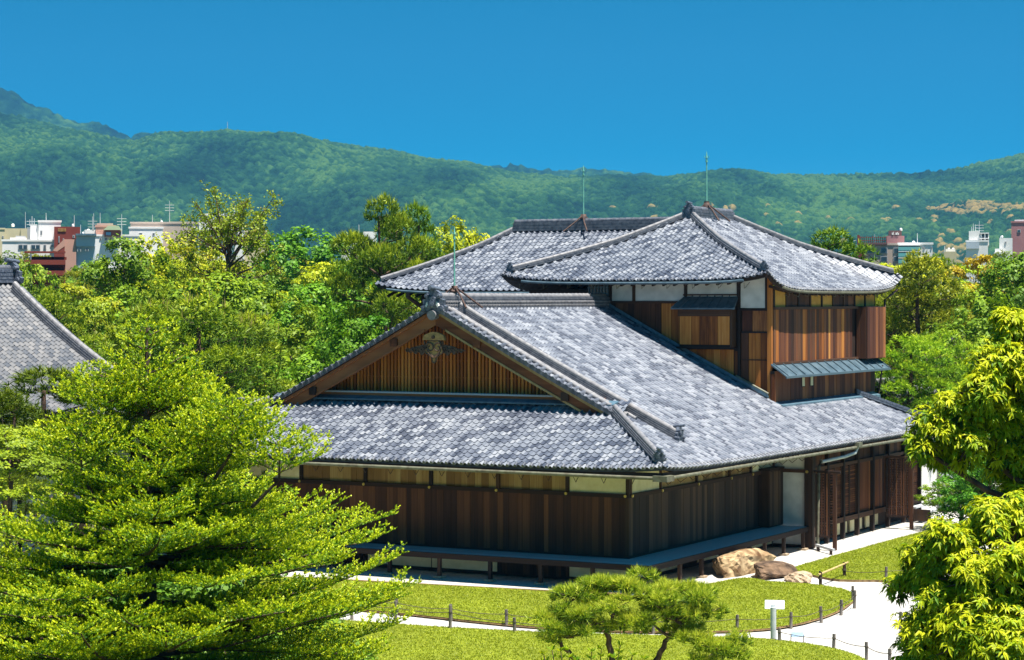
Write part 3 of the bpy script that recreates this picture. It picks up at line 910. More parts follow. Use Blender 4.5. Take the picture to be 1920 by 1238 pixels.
# far end: plaster pier, steps
pier = MB().box(-.2, 1.15, 24.3, 26.6, 0, 3.2).build('plaster_pier', M['white_plaster'], hall)
st = empty('steps', (0, 0, 0)); st.parent = hall
for k in range(3):
    board('step', 'deck', st, 1.4 + .32 * k, 1.72 + .32 * k, 22.2, 23.9, .52 - .2 * k, .58 - .2 * k)
board('stringer', 'post', st, 1.4, 2.3, 22.14, 22.198, .05, .5)
# low timber sill on the ground by the first screen
tr = bthing('ground_sill', 2.2, 10.9, 'low L-shaped timber sill on short legs beside the lattice screen', 'timber sill')
MB().beam((1.75, 11.35, .16), (2.75, 10.35, .14), .09, .08).build('rail', M['deck'], tr)
board('leg', 'post', tr, 2.58, 2.66, 10.38, 10.46, -.02, .11)
board('leg', 'post', tr, 1.85, 1.93, 11.12, 11.2, -.02, .12)
# ================================================================ the two-storey block
TU0, TU1 = -10.6, -0.65
TV1 = 24.4
tow = bthing('palace_tower', -5.6, 18.8, 'two-storey timber block with hipped grey roof rising behind the gabled hall', 'palace block')
EU0, EU1, EV0, EV1 = -10.95, -0.28, 12.0, 26.3
TR = -5.6
def zt(d): return 9.30 + 0.40 * d + 0.0145 * d * d
TDM = (EU1 - EU0) / 2
def tf(x, d, h=.27): return h * math.exp(-max(0, x) / 0.9) * max(0, 1 - d / 3.2)
def ztf(a, d): return zt(d) + tf(min(a, (EU1 - EU0) - a) - d, d)
def sag(x, d): return 0.36 * (1 - math.exp(-max(0, x) / 1.1)) * max(0, 1 - d / TDM)
LV = EV1 - EV0
def ztr(a, d): return zt(d) + tf(min(a, LV - a) - d, d) - sag(min(a, LV - a) - d, d)
g_front = Face((EU0, EV0), (1, 0), (0, 1), ztf, TDM - .1, lambda d: d, lambda d: (EU1 - EU0) - d)
g_right = Face((EU1, EV0), (0, 1), (-1, 0), ztr, TDM - .1, lambda d: d, lambda d: LV - d)
g_left = Face((EU0, EV1), (0, -1), (1, 0), ztr, TDM - .1, lambda d: d, lambda d: LV - d)
g_back = Face((EU1, EV1), (-1, 0), (0, -1), ztf, TDM - .1, lambda d: d, lambda d: (EU1 - EU0) - d)
troof = empty('roof', (0, 0, 0)); troof.parent = tow
mb = MB()
for fc in (g_front, g_right, g_left, g_back): fc.bed(mb, na=40, nd=12)
mb.build('roof_bed', M['under'], troof)
lay_tiles([g_front, g_right, g_left, g_back], troof, rng, 300, prefer={0})
mb = MB()
for fc, L in ((g_front, EU1 - EU0), (g_right, LV)):
    j = 0
    while (j + .28) * TW < L:
        a = (j + .28) * TW
        mb.tube([fc.pos(a, -.07, .03), fc.pos(a, .06, .045)], .045, 7); j += 1
tag(mb.build('eave_end_tile', M['ridge'], troof), kind='stuff')
zr = zt(TDM)
rv0, rv1 = EV0 + TDM - .15, EV1 - TDM + .15
mb = MB(); rp = [(TR, v, zr - .1) for v in np.linspace(rv0, rv1, 6)]
ridge_sweep(mb, rp, .46, .30, 3, lateral=(1, 0, 0)); rd = mb.build('ridge', M['ridge'], troof)
mb = MB(); cap_row(mb, rp, .12, .29, .33); mb.build('ridge_cap', M['ridge'], rd)
mb = MB(); oni(mb, (TR, rv0 - .05, zr - .06), 'x', .72); mb.build('ridge_ornament', M['oni'], troof)
mb = MB(); oni(mb, (TR, rv1 + .1, zr - .12), 'x', .6); mb.build('ridge_ornament', M['oni'], troof)
for su in (1, -1):
    for sv in (1, -1):
        hp = []
        for s in np.linspace(.25, TDM - .1, 20):
            cu = EU1 - s if su > 0 else EU0 + s
            cv = EV0 + s if sv > 0 else EV1 - s
            hp.append((cu, cv, zt(s) + tf(0, s) + .01))
        mb = MB(); ridge_sweep(mb, hp, .27, .12, 2); kr = mb.build('hip_ridge', M['ridge'], troof)
        mb = MB(); cap_row(mb, hp, .08, .28, .14); mb.build('ridge_cap', M['ridge_light'], kr)
        if sv > 0:
            mb = MB(); e = hp[0]; oni(mb, (e[0], e[1] - .05, e[2] + .02), 'x', .40); mb.build('ridge_ornament', M['oni'], troof)
# eave underside, rafters, gutter line
mb = MB()
mb.sweep([(-.05, -.17), (.05, -.17), (.05, -.06), (-.05, -.06)], [g_front.pos(a, .04) for a in np.linspace(.05, EU1 - EU0 - .05, 30)])
mb.sweep([(-.05, -.17), (.05, -.17), (.05, -.06), (-.05, -.06)], [g_right.pos(a, .04) for a in np.linspace(.05, LV - .05, 40)])
mb.build('fascia', M['rail'], troof)
for a in np.arange(1.1, EU1 - EU0 - 1.0, .42):
    u = EU0 + a
    e = board('rafter', 'post', troof, u - .04, u + .04, EV0 + .1, VT + .1, ztf(a, 0) - .22, ztf(a, 0) - .12)
    e.rotation_euler = (math.atan(.22), 0, 0); e.location.z += .14
for a in np.arange(1.2, LV - .2, .42):
    v = EV0 + a
    e = board('rafter', 'post', troof, TU1 - .1, EU1 - .06, v - .04, v + .04, ztr(a, 0) - .20, ztr(a, 0) - .11)
    e.rotation_euler = (0, math.atan(.25), 0); e.location.z += .05
for u in np.arange(-10.2, -.5, 1.0):
    MB().tube([(u, EV0 - .02, 9.2), (u, EV0 + .03, 9.0), (u, EV0 + .22, 9.08), (u, EV0 + .5, 9.22)], .011, 4).build('gutter_hook', M['copper'], troof)
for v in np.arange(14.0, 25.5, .95):
    MB().tube([(EU1 + .02, v, 8.88), (EU1 - .02, v, 8.70), (EU1 - .2, v, 8.78)], .011, 4).build('gutter_hook', M['copper'], troof)
MB().tube([g_front.pos(a, -.12, -.06) for a in np.linspace(.9, EU1 - EU0 - .9, 20)], .05, 7).build('gutter', M['metalroof'], troof)
MB().tube([g_right.pos(a, -.05, -.05) for a in np.linspace(1.2, LV - .9, 20)], .05, 7).build('gutter', M['copper'], troof)

# core walls
core = MB().box(TU0 + .1, TU1 - .06, VT + .03, TV1, 3.8, 8.98).build('core_wall', M['post'], tow)
# front wall of the upper floor (faces -v): stands on the hall roof
zroofu = lambda u: zprof(EO - u) - .25
Z1 = 8.50
fr = empty('front_wall', (0, 0, 0)); fr.parent = tow
for a, b in ((-7.0, -6.15), (-6.05, -4.08), (-3.96, -2.03)):
    MB().box(a, b, VT - .01, VT + .03, Z1 + .05, 9.4).build('plaster_panel', M['white_plaster'], fr)
MB().box(-1.87, -.93, VT - .01, VT + .03, 8.30, 9.4).build('plaster_panel', M['white_plaster'], fr)
for p in (-7.06, -6.1, -4.02, -1.95, -.86):
    board('post', 'post', fr, p - .055, p + .055, VT - .06, VT + .02, (Z1 + .05) if p < -2 else 8.26, 9.45)
board('rail', 'rail', fr, -7.9, -2.0, VT - .06, VT + .02, Z1 - .04, Z1 + .05)
board('rail', 'rail', fr, -2.0, -.80, VT - .06, VT + .02, 8.20, 8.26)
# small barred window at the left end
wn_ = MB().box(-8.0, -7.12, VT - .01, VT + .03, 8.55, 9.15).build('barred_window', M['glass'], fr)
for k in range(7): board('bar', 'flash', wn_, -7.95 + .13 * k, -7.92 + .13 * k, VT - .05, VT - .012, 8.55, 9.15)
for k in range(3): board('bar', 'flash', wn_, -8.0, -7.12, VT - .056, VT - .0505, 8.6 + .22 * k, 8.63 + .22 * k)
boards_u(fr, 'dark', -8.2, -5.02, VT + .03, 4.2, Z1 - .04, .27, rng, .03, zfun=zroofu)
boards_u(fr, 'orange', -5.0, -4.16, VT + .03, 4.2, Z1 - .04, .42, rng, .035, zfun=zroofu)
boards_u(fr, 'orange', -4.1, -2.14, VT + .03, 4.2, 6.80, .3, rng, .04, zfun=zroofu)
boards_u(fr, 'orange', -2.1, -1.9, VT + .02, 4.2, 6.75, .2, rng, .06, zfun=zroofu)
boards_u(fr, 'redwood', -1.82, -.82, VT + .03, 7.46, 8.20, .33, rng, .03)
boards_u(fr, 'dark', -1.86, -1.58, VT + .03, 4.2, 7.4, .28, rng, .03, zfun=zroofu)
boards_u(fr, 'orange', -1.56, -.82, VT + .03, 5.0, 7.4, .25, rng, .03, zfun=zroofu)
board('rail', 'rail', fr, -1.86, -.82, VT - .04, VT + .02, 7.40, 7.46)
board('batten', 'rail', fr, -1.8, -.82, VT - .03, VT - .002, 6.42, 6.46)
board('corner_post', 'orange', fr, -.82, -.66, VT - .08, VT + .06, 4.6, 9.4)
board('post', 'post', fr, -1.95, -1.86, VT - .09, VT + .02, 5.0, 8.25)
# flashing strip along the foot of the wall
fl = [(u, VT - .12, zprof(EO - u) + .12) for u in np.linspace(-7.0, -.75, 20)]
MB().sweep([(-.02, -.05), (.12, -.05), (.12, .08), (-.02, .0)], fl).build('flashing', M['flash'], fr)
MB().tube([(u, VT - .14, zprof(EO - u) + .2) for u in np.linspace(-2.0, -.75, 8)], .05, 6).build('flashing_roll', M['copper'], fr)
# projecting shutter box with its own little roof
bx = empty('shutter_bay', (0, 0, 0)); bx.parent = tow
MB().box(-4.12, -2.12, VT - .36, VT + .01, 6.90, 8.22).build('bay_core', M['post'], bx)
boards_u(bx, 'orange', -4.1, -2.14, VT - .36, 6.98, 8.0, .36, rng, .03)
board('rail', 'rail', bx, -4.16, -2.1, VT - .42, VT - .361, 8.0, 8.24)
board('rail', 'rail', bx, -4.2, -2.08, VT - .44, VT - .0, 6.84, 6.90)
board('post', 'post', bx, -2.12, -2.04, VT - .4, VT - .0, 6.9, 8.3)
hood = MB().add([(-4.35, VT - .62, 8.30), (-1.85, VT - .62, 8.30), (-1.98, VT + .02, 8.74), (-4.05, VT + .02, 8.74),
                 (-4.35, VT - .62, 8.25), (-1.85, VT - .62, 8.25), (-1.98, VT + .02, 8.69), (-4.05, VT + .02, 8.69)],
                [(0, 1, 2, 3), (7, 6, 5, 4), (0, 4, 5, 1), (1, 5, 6, 2), (2, 6, 7, 3), (3, 7, 4, 0)]).build('hood', M['metalroof'], bx)
for k in range(8):
    t = k / 7
    MB().beam((-4.33 + 2.46 * t, VT - .62, 8.315), (-4.03 + 2.03 * t, VT + .0, 8.745), .028, .03).build('seam', M['metalroof'], hood)
board('ridge_strip', 'rail', hood, -4.12, -1.92, VT - .05, VT + .018, 8.745, 8.80)

# right wall (faces +u)
rw = empty('side_wall', (0, 0, 0)); rw.parent = tow
board('rail', 'rail', rw, TU1 - .02, TU1 + .08, VT + .07, TV1, 8.24, 8.34)
segs = 9
for k in range(segs):
    v0 = VT + .15 + (TV1 - VT - .3) * k / segs; v1 = VT + .15 + (TV1 - VT - .3) * (k + 1) / segs
    if k in (0, 3, 4, 7, 8):
        MB().box(TU1 - .05, TU1 - .02, v0 + .06, v1 - .06, 8.34, 9.0).build('paper_panel', M['amber'], rw)
    else:
        boards_v(rw, 'dark', v0 + .06, v1 - .06, TU1 - .05, 8.34, 9.0, .5, rng, .03)
    board('post', 'post', rw, TU1 - .04, TU1 + .02, v0 - .06, v0 + .06, 8.34, 9.1)
boards_v(rw, ('dark', 'redwood', 'redwood', 'dark', 'orange'), VT + .1, 21.6, TU1 - .05, 6.36, 8.24, .24, rng, .05)
board('rail', 'rail', rw, TU1 - .05, TU1 + .08, VT + .07, 22.2, 6.28, 6.36)
# shutter box at the far end
sbx = MB().box(TU1 - .05, TU1 + .40, 22.1, 24.3, 6.28, 8.33).build('shutter_box', M['post'], rw)
boards_v(sbx, 'redwood', 22.12, 24.28, TU1 + .40, 6.3, 8.3, .24, rng, .03)
boards_u(sbx, 'dark', TU1, TU1 + .38, 22.1, 6.3, 8.3, .19, rng, .03)
# pent roof of sheet metal with seams
pent = MB().sweep([(-.48, -.30), (.12, .12), (.12, .18), (-.48, -.25)], [(TU1 + .12, VT - .15, 6.13), (TU1 + .12, 24.3, 6.13)], lateral=(-1, 0, 0)).build('pent_roof', M['metalroof'], tow)
for v in np.linspace(VT, 24.2, 14):
    MB().beam((TU1 + .60, v, 5.90), (TU1 + .02, v, 6.32), .05, .05).build('seam', M['metalroof'], pent)
board('pent_edge', 'metalroof', pent, TU1 + .585, TU1 + .63, VT - .2, 24.35, 5.80, 5.87)
# lower wall below the pent roof
lw = empty('lower_wall', (0, 0, 0)); lw.parent = tow
boards_v(lw, 'redwood', VT - .1, 23.3, TU1 + .12, 4.55, 6.05, .3, rng, .03)
MB().box(TU1 - .05, TU1 + .12, VT - .1, 23.3, 4.3, 6.05).build('core', M['post'], lw)
boards_u(lw, 'orange', TU1 - .02, TU1 + .14, VT - .1, 4.5, 5.95, .2, rng, .03)
for v in (15.9, 16.75):
    w_ = MB().box(TU1 + .15, TU1 + .165, v - .17, v + .17, 5.40, 5.78).build('small_window', M['post'], lw)
    MB().box(TU1 + .166, TU1 + .18, v - .12, v + .12, 5.43, 5.75).build('pane', M['cream_plaster'], w_)
board('sill', 'rail', lw, TU1 + .1, TU1 + .19, VT - .12, 23.4, 4.78, 4.84)
MB().sweep([(-.02, -.02), (.3, -.14), (.3, .0), (-.02, .12)], [(TU1 + .15, VT - .15, 4.84), (TU1 + .15, 23.6, 4.84)]).build('flashing', M['flash'], lw)
MB().tube([(TU1 + .5, 23.7, 6.0), (TU1 + .3, 23.7, 4.6)], .035, 6).build('downpipe', M['iron'], lw)
MB().tube([(EU1 - .05, 26.0, 9.0), (TU1 + .3, 25.2, 8.75), (TU1 + .25, 24.7, 8.6), (TU1 + .25, 24.6, 6.4)], .045, 6).build('downpipe', M['iron'], troof)
# far hip of the hall roof with a dark ridge
hp = [(EO - s, VEND - s * 1.0, zprof(s) + .02) for s in np.linspace(.2, 2.7, 8)]
mb = MB(); ridge_sweep(mb, hp, .34, .2, 2); mb.build('hip_ridge', M['oni'], roof)

# ================================================================ roof block behind
back = bthing('rear_palace_block', -13, 21.4, 'rear palace block with long tiled ridge and low hipped roof', 'palace block')
BU0, BU1, BV0, BV1 = -19.6, -6.0, 17.0, 25.6
def zb(d): return 8.98 + .50 * d + .022 * d * d
BD = (BV1 - BV0) / 2
BL = BU1 - BU0
def zbf(a, d): return zb(d) + .30 * math.exp(-max(0, a - d) / 1.2) * max(0, 1 - d / 3.2)
h_front = Face((BU0, BV0), (1, 0), (0, 1), zbf, BD - .08, lambda d: d, lambda d: BL)
h_left = Face((BU0, BV1), (0, -1), (1, 0), lambda a, d: zb(d) + .30 * math.exp(-max(0, (BV1 - BV0 - a) - d) / 1.2) * max(0, 1 - d / 3.2), BD - .08, lambda d: d, lambda d: BV1 - BV0 - d)
h_back = Face((BU1, BV1), (-1, 0), (0, -1), lambda a, d: zb(d), BD - .08, lambda d: 0, lambda d: BL - d)
broof = empty('roof', (0, 0, 0)); broof.parent = back
mb = MB()
for fc in (h_front, h_left, h_back): fc.bed(mb, na=30, nd=8)
mb.build('roof_bed', M['under'], broof)
lay_tiles([h_front, h_left], broof, rng, 300, prefer={0})
zr = zb(BD)
rp = [(u, BV0 + BD, zr - .08) for u in np.linspace(BU0 + BD - .1, BU1, 10)]
mb = MB(); ridge_sweep(mb, rp, .5, .36, 3, lateral=(0, 1, 0)); rd = mb.build('ridge', M['ridge'], broof)
mb = MB(); cap_row(mb, rp, .12, .3, .38); mb.build('ridge_cap', M['ridge'], rd)
for sv in (1, -1):
    hp = [(BU0 + s, (BV0 + s) if sv > 0 else BV1 - s, zb(s) + .30 * max(0, 1 - s / 3.2) + .01) for s in np.linspace(.15, BD - .05, 16)]
    mb = MB(); ridge_sweep(mb, hp, .26, .10, 2); kr = mb.build('hip_ridge', M['ridge'], broof)
    mb = MB(); cap_row(mb, hp, .08, .28, .12); mb.build('ridge_cap', M['ridge_light'], kr)
MB().sweep([(-.05, -.2), (.05, -.2), (.05, -.05), (-.05, -.05)], [h_front.pos(a, .05) for a in np.linspace(.05, BL, 30)]).build('fascia', M['rail'], broof)
for a in np.arange(.5, BL, .45):
    e = board('rafter', 'post', broof, BU0 + a - .04, BU0 + a + .04, BV0 + .1, BV0 + 2.0, 8.72, 8.82)
    e.rotation_euler = (math.atan(.3), 0, 0); e.location.z += .24
MB().box(BU0 + 2.6, BU1, BV0 + 2.0, BV1 - 1.5, 0, 9.6).build('wall', M['post'], back)
board('post', 'post', back, -18.2, -18.05, 18.3, 18.45, 0, 9.2)
MB().tube([(-18.0, BV0 - .08, 8.9), (-18.0, BV0 - .08, 8.7), (-18.0, BV0 + 1.0, 8.3), (-17.6, BV0 + 2.0, 8.2)], .09, 8).build('downpipe', M['iron'], broof)
MB().tube([h_front.pos(a, -.12, -.07) for a in np.linspace(.6, 9, 12)], .055, 7).build('gutter', M['metalroof'], broof)

# lean-to roof hidden in the angle between hall ridge and tower, left of the barred window
# ================================================================ hall on the left
lh = bthing('neighbour_hall', -24, -7, 'weathered grey tiled roof hall behind the fir, partly out of frame', 'hall')
LU, LVE = -24.0, -0.1
def zl(d): return 4.9 + .45 * d + .027 * d * d      # d from eave inwards
LD = 6.9
LLEN = 22.0
l_right = Face((LU + LD, LVE - LLEN), (0, 1), (-1, 0), lambda a, d: zl(d), LD - .05, lambda d: 0, lambda d: LLEN)
l_left = Face((LU - LD, LVE), (0, -1), (1, 0), lambda a, d: zl(d), LD - .05, lambda d: 0, lambda d: LLEN)
lroof = empty('roof', (0, 0, 0)); lroof.parent = lh
mb = MB()
for fc in (l_right, l_left): fc.bed(mb)
mb.build('roof_bed', M['under'], lroof)
lay_tiles([l_right], lroof, rng, 0, matkey='tile_left')
zr = zl(LD)
rp = [(LU, v, zr - .1) for v in np.linspace(LVE - LLEN, LVE - .3, 20)]
mb = MB(); ridge_sweep(mb, rp, .55, .5, 4, lateral=(1, 0, 0)); mb.build('ridge', M['oni'], lroof)
mb = MB(); cap_row(mb, rp, .12, .3, .52); mb.build('ridge_cap', M['ridge'], lroof)
mb = MB(); oni(mb, (LU, LVE - .1, zr - .1), 'x', 1.1); mb.build('ridge_ornament', M['oni'], lroof)
kp = [(LU + d, LVE - .55, zl(LD - d)) for d in np.linspace(.5, LD - .4, 16)]
mb = MB(); ridge_sweep(mb, kp, .34, .26, 3, lateral=(0, 1, 0)); kr = mb.build('descending_ridge', M['ridge'], lroof)
mb = MB(); cap_row(mb, kp, .11, .3, .28); mb.build('ridge_cap', M['ridge_light'], kr)
kp = [(LU + d, LVE - .05, zl(LD - d) + .03) for d in np.linspace(.4, LD, 16)]
mb = MB(); cap_row(mb, kp, .09, .3, .0); mb.build('verge_roll', M['ridge'], lroof)
MB().box(LU - 4.2, LU + 4.2, LVE - LLEN, LVE - 1.5, 0, 5.4).build('wall', M['white_plaster'], lh)
MB().box(LU + 4.201, LU + 4.26, LVE - LLEN, LVE - 1.5, .8, .95).build('wall_rail', M['rail'], lh)
for v in np.arange(LVE - 20, LVE - 1.5, 2.2):
    board('post', 'post', lh, LU + 4.2, LU + 4.3, v - .07, v + .07, 0, 5.3)

# low corridor roof between the two halls
cor = bthing('corridor_wing', -18.5, 3.0, 'low tiled corridor roof joining the gabled hall on its left', 'corridor')
def zc(d): return 4.05 + .5 * d
c_f = Face((-21.5, 1.6), (1, 0), (0, 1), lambda a, d: zc(d), 1.7, lambda d: 0, lambda d: 5.6)
c_b = Face((-15.9, 5.0), (-1, 0), (0, -1), lambda a, d: zc(d), 1.7, lambda d: 0, lambda d: 5.6)
croof = empty('roof', (0, 0, 0)); croof.parent = cor
mb = MB(); c_f.bed(mb); c_b.bed(mb); mb.build('roof_bed', M['under'], croof)
lay_tiles([c_f], croof, rng, 0)
rp = [(u, 3.3, zc(1.7) - .02) for u in np.linspace(-21.5, -15.9, 8)]
mb = MB(); ridge_sweep(mb, rp, .34, .2, 2, lateral=(0, 1, 0)); rd = mb.build('ridge', M['ridge'], croof)
mb = MB(); cap_row(mb, rp, .09, .3, .22); mb.build('ridge_cap', M['ridge_light'], rd)
MB().box(-21.3, -16.0, 2.3, 4.3, 0, 4.4).build('wall', M['white_plaster'], cor)

# ================================================================ roofs seen past the block on the right
def far_hall(u0, v0, L, W, ze, k, label, name='garden_pavilion'):
    t = bthing(name, u0, v0, label, 'outbuilding')
    zz = lambda a, d: ze + k * d
    a_ = Face((u0 + W / 2, v0 - L / 2), (0, 1), (-1, 0), zz, W / 2 - .04, lambda d: 0, lambda d: L)
    b_ = Face((u0 - W / 2, v0 + L / 2), (0, -1), (1, 0), zz, W / 2 - .04, lambda d: 0, lambda d: L)
    rf = empty('roof', (0, 0, 0)); rf.parent = t
    mb = MB(); a_.bed(mb); b_.bed(mb); mb.build('roof_bed', M['under'], rf)
    lay_tiles([a_, b_], rf, rng, 0, matkey='tile_left')
    rp = [(u0, v, ze + k * W / 2 - .02) for v in np.linspace(v0 - L / 2, v0 + L / 2, 6)]
    mb = MB(); ridge_sweep(mb, rp, .36, .26, 2, lateral=(1, 0, 0)); rd = mb.build('ridge', M['ridge'], rf)
    mb = MB(); cap_row(mb, rp, .1, .3, .28); mb.build('ridge_cap', M['ridge_light'], rd)
    MB().box(u0 - W / 2 + .6, u0 + W / 2 - .6, v0 - L / 2 + .5, v0 + L / 2 - .5, 0, ze + .3).build('wall', M['white_plaster'], t)
    return t
far_hall(-4.0, 44, 10, 6, 4.6, .62, 'white-walled outbuilding with steep grey tiles behind the pine on the right')
far_hall(-1.8, 31.5, 8, 6.5, 3.4, .48, 'low tiled wing behind the far hip of the gabled hall', 'tiled_wing')
# dark board fence beyond the plaster pier
fc_ = bthing('board_fence', .6, 29, 'dark upright board fence beyond the white plaster pier', 'fence')
boards_v(fc_, 'redwood', 27.0, 31.0, .55, .1, 2.5, .22, rng, .04)
board('cap_rail', 'rail', fc_, .5, .66, 26.95, 31.05, 2.5, 2.6)

# ================================================================ lightning rods
def solve_v(px, u):
    # v on the line u=const that projects to px
    k = (px - 960) / F
    return (k * (OB.y + u * UX.y) - (OB.x + u * UX.x)) / (VX.x - k * VX.y)
def solve_u(px, v):
    k = (px - 960) / F
    return (k * (OB.y + v * VX.y) - (OB.x + v * VX.x)) / (UX.x - k * UX.y)
def rod(px, u, v, z0, ytop, ybase, label, along):
    w = wpos(u, v)
    ztop, zb_ = zat(ytop, w.y), zat(ybase, w.y)
    t = bthing('lightning_rod', u, v, label, 'lightning rod', None, z0)
    MB().tube([(u, v, zb_ - .1), (u, v, ztop - .25)], [.032, .022], 6).build('mast', M['verdigris'], t)
    MB().tube([(u, v, ztop - .25), (u, v, ztop)], [.04, .006], 6).tube([(u, v, ztop - .42), (u, v, ztop - .36)], .05, 6).tube([(u - .1, v, ztop - .18), (u, v, ztop - .38), (u + .1, v, ztop - .18)], .012, 4).build('finial', M['verdigris'], t)
    mb = MB().tube([(u, v, z0 + .12), (u, v, z0 + .3), (u, v, zb_)], [.14, .11, .07], 8)
    mb.tube([(u, v, zb_ - .02), (u, v, zb_ + .05)], .1, 8)
    mb.build('socket', M['iron'], t)
    dx, dy = (1, 0) if along == 'v' else (0, 1)
    mb = MB()
    for s in (-1, 1):
        for q in (-.18, .18):
            p = [(u, v, z0 + .28), (u + dx * s * .32 + dy * q, v + dy * s * .32 + dx * q, z0 + .0), (u + dx * s * .75 + dy * q * 3.0, v + dy * s * .75 + dx * q * 3.0, z0 - .42)]
            mb.tube(p, .035, 5)
    mb.build('bracket', M['iron'], t)
    return t
v_ = solve_v(852, UR)
rod(852, UR, v_, 8.76, 425, 548, 'green lightning rod on the ridge of the gabled hall', 'v')
v_ = solve_v(1325, TR)
rod(1325, TR, v_, zt(TDM) + .22, 284, 380, 'tall green lightning rod on the hipped roof peak', 'v')
u_ = solve_u(1094, BV0 + BD)
rod(1094, u_, BV0 + BD, zb(BD) + .28, 310, 407, 'green lightning rod on the rear block ridge', 'u')
# ================================================================ ground
def sheet(name, pts, mat, z, kind='structure', thick=0.0, sidemat=None, parent=None):
    """flat polygon from (x, y); thick > 0 gives it a real edge"""
    n = len(pts)
    V = [(p[0], p[1], z) for p in pts]
    if thick:
        V += [(p[0] , p[1], z - thick) for p in pts]
        Fc = [list(range(n))] + [[(i + 1) % n, i, n + i, n + (i + 1) % n] for i in range(n)]
    else:
        Fc = [list(range(n))]
    me = mesh_np(name, V, Fc, [mat, sidemat] if sidemat else mat)
    if sidemat:
        for p in me.polygons: p.material_index = 0 if p.index == 0 else 1
    o = obj(name, me, parent)
    if me.polygons[0].normal.z < 0: me.flip_normals()
    if kind: tag(o, kind=kind)
    return o

def smooth_px(pts, n=6):
    """Catmull-Rom through pixel points lying on the ground"""
    P = [Vector((*ground_px(x, y).xy, 0)) for x, y in pts]
    out = []
    for i in range(len(P) - 1):
        p0 = P[max(i - 1, 0)]; p1 = P[i]; p2 = P[i + 1]; p3 = P[min(i + 2, len(P) - 1)]
        for k in range(n):
            t = k / n
            out.append(0.5 * ((2 * p1) + (p2 - p0) * t + (2 * p0 - 5 * p1 + 4 * p2 - p3) * t * t + (3 * p1 - p0 - 3 * p2 + p3) * t ** 3))
    out.append(P[-1])
    return out

gd = sheet('ground', [(-6000, -300), (6000, -300), (6000, 9000), (-6000, 9000)], M['ground'], -0.06)
ct = [wpos(-17.5, -3.7), wpos(-9.5, -3.7), wpos(-9.5, -26), wpos(16, -26), wpos(16, 44), wpos(-17.5, 44)]
sheet('gravel_court', [(p.x, p.y) for p in ct], M['gravel'], -0.03)

lawns = []
def lawn(edge, z=0.045):
    r = random.Random(len(edge))
    o = sheet('lawn', [(p.x + r.uniform(-.03, .03), p.y + r.uniform(-.03, .03)) for p in edge], M['lawn'], z, thick=.09, sidemat=M['soil'])
    lawns.append([(p.x, p.y) for p in edge])
    return o
# lawn between the building strip and the curving path
e1 = smooth_px([(250, 1066), (560, 1086), (753, 1097), (900, 1104), (1027, 1112), (1180, 1119), (1262, 1113), (1330, 1097), (1395, 1086), (1440, 1092), (1500, 1096), (1548, 1101), (1590, 1110), (1602, 1124), (1575, 1145), (1530, 1163), (1470, 1177), (1400, 1184), (1280, 1187), (1150, 1185), (1010, 1178), (900, 1168), (760, 1153), (650, 1143), (560, 1132), (250, 1100)])
lawn(e1)
# lawn beyond the rocks
e2 = smooth_px([(1478, 1070), (1508, 1060), (1600, 1034), (1700, 1007), (1800, 984), (1830, 1010), (1800, 1060), (1730, 1090), (1640, 1090), (1575, 1089), (1540, 1084)])
lawn(e2)
# lawn in front of the path
e3 = smooth_px([(60, 1120), (420, 1147), (560, 1158), (690, 1169), (860, 1180), (1020, 1188), (1200, 1193), (1400, 1199), (1470, 1204), (1540, 1214), (1590, 1226), (1622, 1240), (1650, 1262), (1670, 1300), (1640, 1400), (1200, 1420), (300, 1420), (250, 1250)])
lawn(e3)
e4 = smooth_px([(1694, 1170), (1715, 1150), (1800, 1120), (1980, 1100), (2060, 1180), (1960, 1290), (1790, 1290), (1715, 1230)])
lawn(e4)
# soil rim along the path edge of the first lawn
def rim(pts, w=.16, z=0.012):
    P = smooth_px(pts); L = []; Rr = []
    r = random.Random(4)
    for i, p in enumerate(P):
        d = (P[min(i + 1, len(P) - 1)] - P[max(i - 1, 0)]).normalized(); nrm = Vector((-d.y, d.x, 0))
        L.append(p + nrm * .06); Rr.append(p - nrm * (w * r.uniform(.4, 1.3)))
    return sheet('soil_rim', [(p.x, p.y) for p in L + Rr[::-1]], M['soil'], z)
rim([(650, 1143), (760, 1153), (900, 1168), (1010, 1178), (1150, 1185), (1280, 1187), (1400, 1184), (1470, 1177), (1530, 1163), (1575, 1145), (1602, 1124)][::-1])
# stone kerb line at the edge of the gravel strip
kb = smooth_px([(560, 1083), (753, 1094), (1027, 1108.5), (1180, 1115)])
mb = MB().sweep([(-.05, -.05), (.05, -.05), (.05, .03), (-.05, .03)], kb); tag(mb.build('kerb', M['soil'], None, off=(0, 0, 0)), kind='structure')

def inside(x, y, poly):
    c = np.zeros(len(x), bool); n = len(poly); j = n - 1
    for i in range(n):
        xi, yi = poly[i]; xj, yj = poly[j]
        c ^= ((yi > y) != (yj > y)) & (x < (xj - xi) * (y - yi) / (yj - yi + 1e-12) + xi); j = i
    return c
nr = np.random.default_rng(5)
